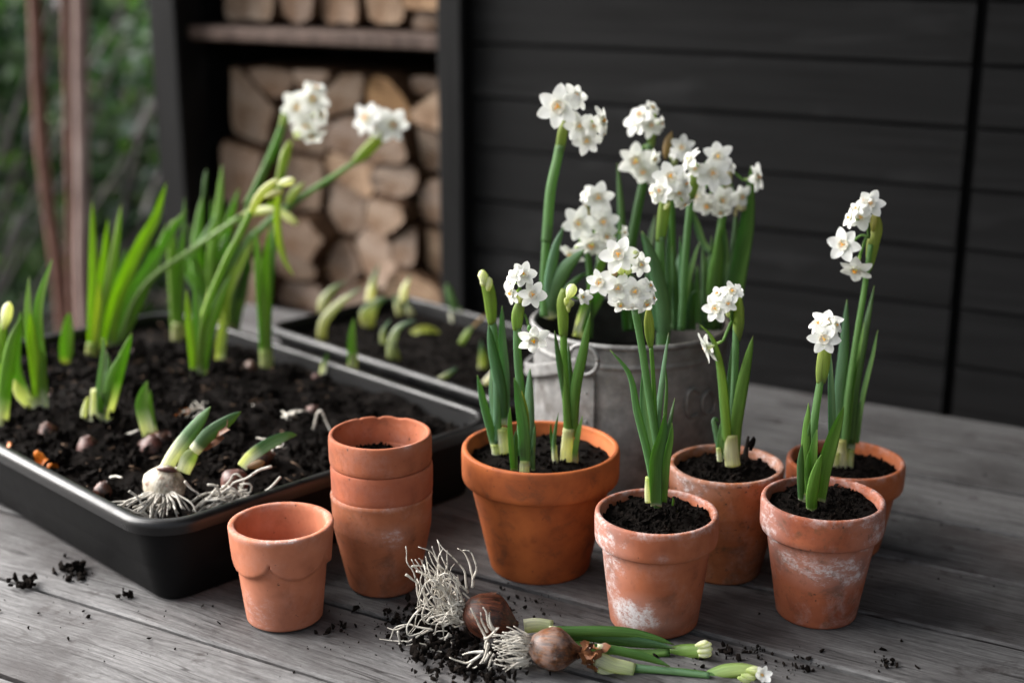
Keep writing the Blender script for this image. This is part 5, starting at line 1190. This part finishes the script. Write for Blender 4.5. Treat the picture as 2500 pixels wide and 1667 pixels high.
R1 = [[(850, 880), (830, 700), (815, 570)], [(950, 690), (970, 590), (990, 500), (930, 360), (860, 350)], [(960, 680), (940, 520), (890, 400), (815, 325)], [(910, 740), (880, 620), (870, 520), (800, 420), (690, 340), (630, 250)],
      [(840, 660), (760, 560), (690, 500), (560, 380), (450, 312)], [(870, 690), (760, 620), (660, 540), (620, 400), (590, 310)], [(480, 860), (440, 680), (420, 560), (370, 480), (330, 310)], [(560, 640), (540, 520), (520, 400)], [(680, 850), (600, 780), (570, 640), (540, 560), (500, 440)],
      [(880, 890), (700, 880), (600, 850), (550, 780)], [(870, 950), (700, 900), (560, 890), (480, 860)], [(870, 960), (740, 990), (620, 990), (530, 930)], [(850, 1000), (700, 1030), (560, 1030), (500, 940), (490, 870)], [(740, 820), (700, 700), (610, 560), (550, 470)], [(750, 800), (730, 640), (690, 450), (630, 280)],
      [(480, 880), (400, 960), (360, 1060), (380, 1140), (520, 1070)], [(590, 1080), (480, 1060), (380, 1020), (260, 1060), (180, 1180)], [(580, 1070), (440, 1140), (320, 1210), (200, 1300), (110, 1335)], [(360, 1040), (250, 1070), (180, 1060)], [(740, 1110), (650, 1230), (560, 1230), (450, 1200), (340, 1220)],
      [(760, 1130), (640, 1170), (520, 1170)], [(560, 1240), (640, 1330), (700, 1440), (715, 1540)], [(650, 1290), (700, 1360), (745, 1410)], [(770, 1370), (750, 1460), (800, 1568)], [(500, 700), (520, 820), (500, 950), (510, 1020)], [(440, 540), (500, 560), (560, 600), (620, 600)], [(340, 570), (420, 620), (500, 670)],
      [(390, 500), (470, 490), (530, 500)], [(820, 600), (700, 620), (640, 540)], [(690, 760), (620, 680), (570, 620)], [(900, 720), (840, 680), (800, 640)], [(720, 850), (660, 790), (610, 740)], [(790, 890), (740, 960), (790, 1020)], [(680, 1050), (760, 990), (800, 960)], [(280, 1230), (310, 1290), (330, 1300)], [(270, 1090), (270, 1200), (330, 1280)],
      [(640, 790), (720, 840), (830, 880)], [(600, 700), (640, 580), (640, 420), (690, 330)], [(700, 560), (720, 450), (720, 350)], [(540, 1000), (600, 960), (800, 940)], [(560, 900), (640, 860), (760, 840)], [(590, 1160), (620, 1100), (720, 1090)]]
for k in range(46):
    a0 = P(*K9((ru(800, 930), ru(780, 1040))), Y1+ru(-.008, .010)); q = ru(0, 1)
    a1 = P(*K9((ru(520, 800), ru(560, 1060))), Y1+ru(-.014, .016)); a2 = P(*K9((ru(360, 820), ru(380, 1180))), Y1+ru(-.018, .020))
    root(b1.t, [a0, a1, a2], ru(.0006, .0009), .0003, .004, 14)
for r in R1:
    dY = ru(-.012, .018); pts = [P(*K9(q), Y1+dY*(.3+.7*i/len(r))) for i, q in enumerate(r)]
    root(b1.t, pts, ru(.00075, .00105), .00028)
b1.use(K10); 
V, F, C, U = sweep(catmull([P(*K10(q), Y1+.006)-B1 for q in ((100, 430), (200, 420), (330, 440))], 8), lambda t: .010, lambda t: .007, (CP-B1).normalized(), lambda t, c: lerp3((.60, .58, .50), (.50, .54, .34), t), 10); obj('sheath', mkmesh('sheath', V, F, M_LEAF, col=C, uv=U), b1.t)
b1.Y = Y1-.002
b1.leaf([(300, 470), (520, 475), (900, 480), (1180, 530), (1330, 580)], 100, (.050, .150, .022), .05, .2, -.006); b1.leaf([(330, 500), (600, 510), (950, 560), (1200, 590), (1340, 612)], 120, (.022, .085, .030), .05, -.1, -.014)
b1.stem([(400, 560), (800, 630), (1100, 655), (1290, 640)], 90, GREEN, .02, -.008); b1.spathe([(1260, 655), (1400, 645), (1500, 640), (1580, 640)], 150, (.12, .24, .03), (.17, .28, .05), w0=.6, dY=-.012, tipw=.75)
for q in (((1520, 600), (1640, 575), 60), ((1520, 640), (1645, 610), 70), ((1530, 670), (1640, 650), 64), ((1500, 590), (1610, 555), 50)): b1.bud(*q, c0=(.62, .64, .44), c1=(.84, .82, .74), dY=-.016)
# second loose bulb
Y2 = .865
b2 = Plant('tan loose bulb with a brush of matted roots at the table front edge', Y2, (330, 660), K10, GL, 'loose_bulb', 'bulb'); B2 = b2.b
AX2 = (P(*K10((720, 690)), Y2+.002)-P(*K10((330, 640)), Y2)).normalized()
cb = P(*K10((325, 650)), Y2); cb.z = max(cb.z, .0165)
bulb_mesh('bulb', cb, .0162, M_BULB_BROWN, AX2, .95, 5.0, b2.t, B2)
flakes(b2, cb, .0158, AX2, 7, M_BULB_BROWN)
for k in range(26):      # torn dry skins round the neck
    a = rnd()*6.28; c0 = P(*K10((ru(560, 720), 660+95*math.sin(a)*ru(.4, 1))), Y2-.010*math.cos(a)*ru(.3, 1))-B2
    d = (AX2*ru(.4, 1)+Vector((ru(-.6, .6), ru(-.8, .3), ru(-.6, .8)))).normalized(); s = ru(.004, .010); e = d.cross(Vector((ru(-1, 1), ru(-1, 1), ru(-1, 1)))).normalized()*s*.35
    nn2 = d.cross(e).normalized()*s*.12
    V = [c0-e, c0+e, c0+d*s*.6+e*1.1+nn2, c0+d*s+e*.1, c0+d*s*.55-e*1.1+nn2, c0+d*s*.3+nn2*2]; F = [(0, 1, 2, 5), (5, 2, 3, 4), (0, 5, 4)]
    obj('skin_flake', mkmesh('skin_flake', V, F, M_SKIN), b2.t)
R2 = [[(1160, 1100), (1110, 1020), (1060, 900), (1045, 870)], [(1180, 1080), (1120, 1030), (1110, 920)], [(1100, 1250), (1040, 1080), (960, 920), (935, 880)], [(1060, 1160), (1130, 1120), (1200, 1070)], [(1050, 1290), (930, 1380), (820, 1370), (740, 1335)], [(1060, 1280), (960, 1280), (860, 1300)],
      [(1100, 1300), (1060, 1400), (1000, 1500), (950, 1568)], [(1120, 1280), (1100, 1420), (1060, 1520), (1040, 1600)], [(1150, 1300), (1080, 1450), (1080, 1600)], [(1250, 1350), (1150, 1400), (1100, 1500), (1120, 1560)], [(1100, 1200), (1080, 1300), (1000, 1400), (920, 1440)], [(900, 1500), (920, 1400), (1010, 1330)], [(1010, 1480), (930, 1470), (860, 1440)],
      [(1180, 1560), (1210, 1460), (1260, 1470)], [(1090, 1100), (1040, 1000), (1020, 920)], [(1070, 1250), (1100, 1150), (1180, 1060)], [(980, 1540), (1030, 1440), (1060, 1340)]]
for r in R2:
    dY = ru(-.012, .008); root(b2.t, [P(*K9(q), Y2+dY) for q in r], ru(.0009, .0013), .0004)
for k in range(60):      # the matted brush between bulb and tips
    y0 = ru(1090, 1450); y1 = y0+ru(-60, 50); x0 = ru(1440, 1500); x1 = ru(1110, 1330); dY = ru(-.014, .012)
    root(b2.t, [P(*K9((x0, y0*.75+320)), Y2+dY*.6), P(*K9(((x0+x1)/2, y0+ru(-25, 25))), Y2+dY), P(*K9((x1, y1)), Y2+dY)], ru(.00055, .0009), .0004, .0022, 12)
b2.use(K10); b2.leaf([(700, 610), (850, 630), (1100, 690), (1300, 760)], 84, (.060, .160, .028), .10, .2, -.006); b2.sheath([(690, 690), (820, 745), (930, 770), (1000, 790)], 130, (.66, .68, .50), (.52, .58, .32)); b2.sheath([(720, 770), (800, 820), (880, 860)], 90, (.66, .68, .50), (.44, .54, .24))
b2.leaf([(960, 780), (1200, 815), (1600, 850), (1900, 905)], 120, (.075, .185, .045), .0, .1, -.012); b2.leaf([(860, 850), (1100, 880), (1400, 900), (1700, 940)], 90, (.045, .12, .05), .0, .2, -.014); b2.stem([(1000, 770), (1300, 800), (1620, 835)], 62, GLAUC, 0, -.008)
b2.spathe([(1580, 840), (1750, 800), (1900, 790), (2020, 800)], 140, (.15, .28, .06), (.32, .40, .14), w0=.5, dY=-.010, tipw=.65); 
for q in (((1880, 830), (2000, 860), 60), ((1850, 850), (1960, 880), 56), ((1920, 790), (2040, 790), 70)): b2.bud(*q, c0=(.40, .48, .18), c1=(.70, .72, .50), dY=-.016)
b2.um = None
b2.flower(2045, 832, 165, 28, 6, 0, -.018, False, fold=38)
# white bulb lying in the tray
def tray_bulb(label, c, r, mat, axpix, k, z=ZS1+.014, dY=0):
    g = G(*k(c), z); pl = Plant(label, g.y, c, k, GL, 'loose_bulb', 'bulb')
    ax = (P(*k(axpix), g.y+.006)-P(*k(c), g.y)).normalized(); cc = P(*k(c), g.y)
    return pl, bulb_mesh('bulb', cc, r, mat, ax, .75, rnd()*9, pl.t, pl.b, .95, .80), ax
p, _, _ = tray_bulb('white peeled bulb lying on the tray corner with grey roots spread below', (940, 435), .0180, M_BULB_WHITE, (1000, 240), KC)
V = []; F = []
p.leaf([(950, 340), (1010, 240), (1110, 110), (1210, -20)], 92, lerp3(GREEN, GLAUC, .3), .38, .2, .008); p.leaf([(1050, 360), (1080, 290), (1130, 220)], 96, (.40, .47, .20), .4, .2, .004); p.leaf([(1110, 240), (1190, 150), (1290, 80), (1385, 10)], 84, DARK, .12, .3, .014)
for k in range(9):
    q = ru(0, 1); c0 = P(*KC((1130+150*q+ru(-30, 30), 230-130*q+ru(-30, 40))), p.Y+.006)-p.b; d = Vector((ru(.3, 1), ru(-.4, .4), ru(.0, .9))).normalized(); s = ru(.006, .014); e = d.cross(Vector((ru(-1, 1), ru(-1, 1), ru(-1, 1)))).normalized()*s*.3; n3 = d.cross(e).normalized()*s*.1
    V = [c0-e, c0+e, c0+d*s*.6+e+n3, c0+d*s, c0+d*s*.5-e+n3, c0+d*s*.3+n3*2]; obj('skin_flake', mkmesh('skin_flake', V, [(0, 1, 2, 5), (5, 2, 3, 4), (0, 5, 4)], M_SKIN), p.t)
c0 = P(*KC((950, 345)), p.Y-.006)-p.b
V = []; F = []; addlump(V, F, c0, .0075)
for v in V: v.y = c0.y+(v.y-c0.y)*.5; v.z = c0.z+(v.z-c0.z)*.55; v.x = c0.x+(v.x-c0.x)*1.25
obj('skin_patch', mkmesh('skin_patch', V, F, M_BULB_RED), p.t)
for k in range(34):
    a = ru(-1, 1); x1 = 930+a*ru(60, 330)-40; y1 = 545+ru(-10, 110)*(1-abs(a)*.5)
    x1 = max(590, min(1130, x1)); y1 = min(y1, 660-abs(x1-900)*.25)
    root(p.t, [P(*KC((935+a*50, 470)), p.Y-.014), P(*KC(((935+a*50+x1)/2+ru(-20, 20), 515+ru(-25, 35))), p.Y-.020+ru(-.004, .004)), P(*KC((x1, y1)), p.Y-.026+ru(-.006, .006))], .0010, .0006, .0022, 14)
for r in ([(740, 465), (790, 510), (830, 570)], [(700, 545), (620, 560), (560, 590)], [(1060, 410), (1110, 460), (1150, 490)], [(880, 640), (790, 590), (700, 560)], [(820, 580), (860, 620), (895, 640)], [(905, 660), (895, 600), (920, 540)]):
    root(p.t, [P(*KC(q), p.Y-.024) for q in r], .0011, .0007, .001, 12)
p, _, _ = tray_bulb('reddish brown bulb lying beside the tray rim with curling white roots', (1345, 420), .0125, M_BULB_RED, (1440, 310), KC, ZS1+.010)
p.leaf([(1390, 330), (1440, 270), (1540, 200), (1650, 150), (1705, 145)], 74, lerp3(DARK, GLAUC, .35), .30, .3, .02); p.bud((1420, 330), (1520, 300), 50, (.20, .11, .05), (.26, .15, .07), dY=-.002, name='dry_skin')
for r in ([(1100, 530), (1160, 490), (1240, 470), (1300, 430), (1350, 370), (1400, 400), (1390, 450)], [(1190, 430), (1240, 440), (1260, 500), (1180, 510)], [(1560, 325), (1480, 350), (1420, 390), (1340, 420), (1300, 480)], [(1610, 385), (1560, 440), (1500, 480), (1460, 490)], [(1460, 495), (1540, 465), (1580, 490), (1590, 540)], [(1150, 560), (1230, 480), (1330, 470), (1430, 480), (1440, 430), (1380, 430)],
          [(1140, 590), (1180, 560), (1260, 540), (1330, 500)], [(1200, 560), (1290, 560), (1380, 520), (1430, 490)], [(1110, 580), (1200, 500), (1280, 490)], [(1230, 570), (1240, 520), (1320, 450), (1370, 480), (1400, 520)], [(1060, 410), (1100, 450), (1130, 480)], [(1300, 550), (1340, 480), (1420, 460)], [(1180, 520), (1270, 520), (1360, 540), (1420, 500)]):
    dY = ru(-.024, -.012); root(p.t, [P(*KC(q), p.Y+dY) for q in r], .0011, .0007, .0008, 18)
for k in range(16):
    x0 = ru(1250, 1400); root(p.t, [P(*KC((x0, ru(430, 480))), p.Y-.010), P(*KC((x0+ru(-60, 60), ru(480, 530))), p.Y-.018), P(*KC((x0+ru(-140, 90), ru(500, 570))), p.Y-.022+ru(-.004, .004))], .0010, .0006, .002, 12)

# ---- dry orange scraps of skin in the tray
for (lb, k, c, s) in (('bright orange curl of dry bulb skin by the left tray rim', KC, (240, 300), .011), ('orange shred of bulb skin under the first one by the rim', KC, (292, 345), .008), ('rust orange bulb skin scrap half buried behind the white bulb', KC, (1030, 60), .015), ('tiny orange scrap at the left picture edge inside the tray', KC, (50, 215), .005)):
    g = G(*k(c), ZS1+.004); V = []; F = []; nx, ny = 8, 5
    for i in range(nx+1):
        for j in range(ny+1):
            a = (i/nx-.5); b = (j/ny-.5); V.append(Vector((a*s*1.6+.1*s*mnoise.noise(Vector((a*6, b*6, c[0]))), b*s*(1-1.6*a*a), s*(.45*math.cos(a*3)+.35*math.sin(b*4+a*3)+.25*mnoise.noise(Vector((a*5, b*5, c[0])))))))
    for i in range(nx):
        for j in range(ny): q = i*(ny+1)+j; F.append((q, q+ny+1, q+ny+2, q+1))
    o = obj('bulb_skin_scrap', mkmesh('bulb_skin_scrap', V, F, M_ORANGE), mat4=Matrix.Translation(g) @ Euler((ru(-.6, .6), ru(-.6, .6), rnd()*6)).to_matrix().to_4x4())
    tag(o, lb, 'bulb skin', 'dry bulb skin scraps')
# ---- stray roots lying on the tray soil
for (lb, px) in (('pale stray root standing up from the soil behind the pot stack', [(765, 1048), (780, 1000), (800, 1035), (815, 1070)]), ('forked stray root leaning against the pot stack', [(768, 978), (790, 1010), (798, 1050), (795, 1075)]),
                 ('thin curved root lying on the soil in the tray middle', [(590, 995), (620, 990), (645, 1005), (660, 1022)]), ('short white root beside the leaning shoot', [(443, 960), (452, 990), (475, 1010)]), ('pale straight root fragment on the soil left of the curved shoot', [(288, 1070), (315, 1058), (338, 1050)]),
                 ('small pale root scrap near the front of the tray soil', [(270, 1165), (285, 1163), (298, 1165)])):
    g = G(*px[0], ZS1+.006)
    pts = [P(x, y, g.y-.004*i) for i, (x, y) in enumerate(px)]
    o = thing('stray_root', lb, 'root', pts[0], 'stray roots on the tray soil'); root(o, pts, .0013, .0007, .0008, 12)

# ==================================================================== CRUMBS ON THE TABLE
V = []; F = []
def scatter(cx, cy, sx, sy, n, s0, s1, z=0.0):
    for _ in range(n):
        x = random.gauss(cx, sx); y = random.gauss(cy, sy); g = G(x, y, 0); s = s0+(s1-s0)*rnd()**3
        if (A_DIR.dot(g) > .86 and .49 < B_DIR.dot(g) < .83): continue
        addlump(V, F, g+Vector((0, 0, s*.45+z*rnd())), s)
scatter(1075, 1560, 50, 34, 330, .0008, .0042, .006); scatter(1010, 1520, 45, 22, 260, .0006, .0032); scatter(1150, 1630, 60, 26, 320, .0008, .0040, .006); scatter(1290, 1480, 40, 20, 40, .0005, .0022)
scatter(1700, 1610, 90, 22, 45, .0004, .0020); scatter(1835, 1590, 24, 10, 30, .0006, .0030); scatter(190, 1400, 26, 12, 70, .0006, .0040); scatter(1200, 1520, 90, 50, 70, .0004, .0018)
scatter(140, 1530, 180, 60, 30, .0004, .0022); scatter(700, 1530, 250, 60, 40, .0004, .0020); scatter(2160, 1620, 60, 30, 22, .0004, .0026); scatter(1950, 1620, 40, 12, 40, .0006, .0030); scatter(1450, 1500, 500, 70, 25, .0003, .0014); scatter(2250, 1350, 150, 120, 40, .0003, .0016); scatter(830, 1540, 40, 20, 20, .0005, .003)
o = obj('soil_crumbs', finish(mkmesh('soil_crumbs', V, F, M_CRUMB), 60)); tag(o, 'dark soil crumbs scattered over the table boards', 'soil', kind='stuff')
for (lb, c, s, n) in (('loose soil clod at the left, in front of the large tray', (60, 1432), .0075, 26), ('soil clod touching the foot of the large tray', (183, 1396), .0075, 24), ('flat soil clod by the tray corner', (306, 1456), .0045, 12), ('small soil clod right of the lying flower buds', (1775, 1592), .0042, 12), ('small soil clod near the bottom right', (2170, 1624), .0046, 12)):
    g = G(*c, 0); V = []; F = []
    for _ in range(n): addlump(V, F, Vector((random.gauss(0, s*.6), random.gauss(0, s*.6), abs(random.gauss(0, s*.35))+s*.2)), s*ru(.25, .6))
    o = obj('soil_clod', finish(mkmesh('soil_clod', V, F, M_CRUMB), 60), loc=g); tag(o, lb, 'soil clod', 'soil clods on the table')
# ---- half buried bulbs and litter in the large tray
GH = 'half buried bulbs in the large tray'
for (lb, c, r, m, ax) in (('dark red bulb half buried behind the white rooted bulb', (366, 1100), .0125, M_BULB_RED, (.3, .2, .9)), ('soil caked bulb below the tuft of short shoots', (217, 1098), .0110, M_BULB_RED, (-.2, .1, .9)),
                          ('glossy brown bulb near the left rim, close to the bright fan', (128, 985), .0095, M_BULB_BROWN, (.2, 0, .8)), ('small brown bulb in the soil beside the leaning shoot', (420, 1030), .0085, M_BULB_DARK, (.5, .1, .6)),
                          ('reddish bulb top peeping out in front of the squat pale shoot', (468, 880), .0075, M_BULB_RED, (.1, 0, 1)), ('brown bulb nearly covered by soil near the right rim', (760, 1010), .0080, M_BULB_DARK, (.4, 0, .8)),
                          ('brown bulb half buried right of the pale fan', (120, 1060), .0100, M_BULB_DARK, (-.3, 0, .8)),
                          ('dark bulb leaning in the soil in the tray centre', (540, 960), .0090, M_BULB_DARK, (.6, .2, .7)), ('brown bulb showing beside the long straight clump at the back left', (330, 870), .0080, M_BULB_BROWN, (.3, 0, .9)),
                          ('reddish bulb lying on its side left of the curved shoot', (300, 1010), .0088, M_BULB_RED, (.9, .1, .3)), ('tan bulb shoulder showing in front of the leafy bulb at the back', (610, 900), .0075, M_BULB_BROWN, (.1, .1, 1)),
                          ('small dark bulb sunk in the soil near the front rim', (250, 1200), .0080, M_BULB_DARK, (.2, 0, .9)), ('brown bulb lying close behind the curly rooted one', (640, 1120), .0095, M_BULB_DARK, (.8, .2, .4))):
    g = G(*c, ZS1+.001); t = thing('buried_bulb', lb, 'bulb', g, GH)
    bulb_mesh('bulb', g, r, m, ax, .7, rnd()*20, t, g)
M_BITS = mat_plain('plant_litter', (.10, .06, .036), .8, .2, .7, 300, .3)
V = []; F = []
for _ in range(230):
    a = ru(.86, 1.35); b = ru(.50, .81); p0 = A_DIR*a+B_DIR*b; x, y = a-(.840+1.376)/2, b-(.479+.834)/2
    z = ZS1+mound1(x, y)+ru(.002, .006); l = .0008+.006*rnd()**3; d = Vector((ru(-1, 1), ru(-1, 1), ru(-.25, .25))).normalized()*l
    Vt, Ft = tube([p0+Vector((0, 0, z))-d, p0+Vector((0, 0, z)), p0+Vector((0, 0, z))+d+Vector((0, 0, ru(-.001, .001)))], ru(.0003, .0008), .0003, 5)
    b0 = len(V); V += Vt; F += [tuple(b0+i for i in f) for f in Ft]
tag(obj('plant_litter', mkmesh('plant_litter', V, F, M_BITS)), 'brown flecks and fibres strewn over the tray soil', 'litter', kind='stuff')
# ---- more leaves crowding the bucket mouth and the back of the tray
fill = Plant('leafy daffodil without flowers filling the middle of the bucket', 1.195, (560, 1750), K2, GB)
for (x0, x1, yt, wd_, c) in ((300, 250, 1250, 60, DARK), (400, 440, 1330, 70, DARK), (470, 500, 1420, 56, GREEN), (640, 600, 1260, 60, DARK), (760, 730, 1430, 64, DARK), (830, 870, 1330, 60, GREEN), (900, 900, 1180, 70, DARK), (980, 1030, 1300, 66, DARK), (700, 660, 1180, 48, GLAUC), (350, 300, 1480, 60, DARK), (1010, 1060, 1420, 70, DARK), (560, 540, 1480, 60, DARK), (250, 200, 1380, 60, DARK), (320, 360, 1540, 60, GREEN), (430, 380, 1600, 70, DARK), (500, 560, 1580, 56, DARK), (620, 680, 1560, 66, GREEN), (730, 800, 1600, 66, DARK), (850, 840, 1560, 60, DARK), (950, 960, 1620, 70, DARK), (1040, 1090, 1580, 60, GREEN)):
    fill.leaf([(x0, 1900), ((x0*.6+x1*.4), 1650), (x1, yt)], wd_, c, 0, ru(-.4, .4), ru(-.03, .03))
back = sprout('mass of upright leaves at the very back of the large tray', KU, (300, 1150))
for (x0, x1, yt, wd_, c) in ((300, 330, 520, 60, GREEN), (340, 470, 300, 56, GREEN2), (270, 180, 420, 50, GREEN), (380, 560, 520, 60, LT), (320, 400, 620, 60, DARK), (250, 260, 560, 56, GREEN2), (420, 620, 700, 60, GREEN), (360, 330, 240, 50, GLAUC)):
    back.leaf([(x0, 1150), (x0*.65+x1*.35, (1150+yt)/2+60), (x1, yt)], wd_, c, .04, ru(-.4, .4), ru(-.02, .02))
# ---- tangles of pale rootlets on the tray soil
for (lb, c, n_, sp) in (('tangle of pale rootlets on the soil in the middle of the tray', (490, 1000), 8, 34), ('rootlets strewn on the soil behind the pot stack', (700, 1010), 7, 40), ('rootlets lying beside the curly rooted bulb', (655, 1085), 6, 26)):
    g = G(*c, ZS1+.014); o = thing('stray_root', lb, 'root', g, 'stray roots on the tray soil')
    for _ in range(n_):
        x, y = c[0]+ru(-sp, sp)*.4, c[1]+ru(-sp, sp)*.2; a = rnd()*6.28; dx, dy = math.cos(a)*ru(30, 55), math.sin(a)*ru(14, 26)
        root(o, [G(x, y, ZS1+.014), G(x+dx*.5+ru(-10, 10), y+dy*.5+ru(-6, 6), ZS1+.021), G(x+dx, y+dy, ZS1+.014)], .0006, .0003, .0022, 14)
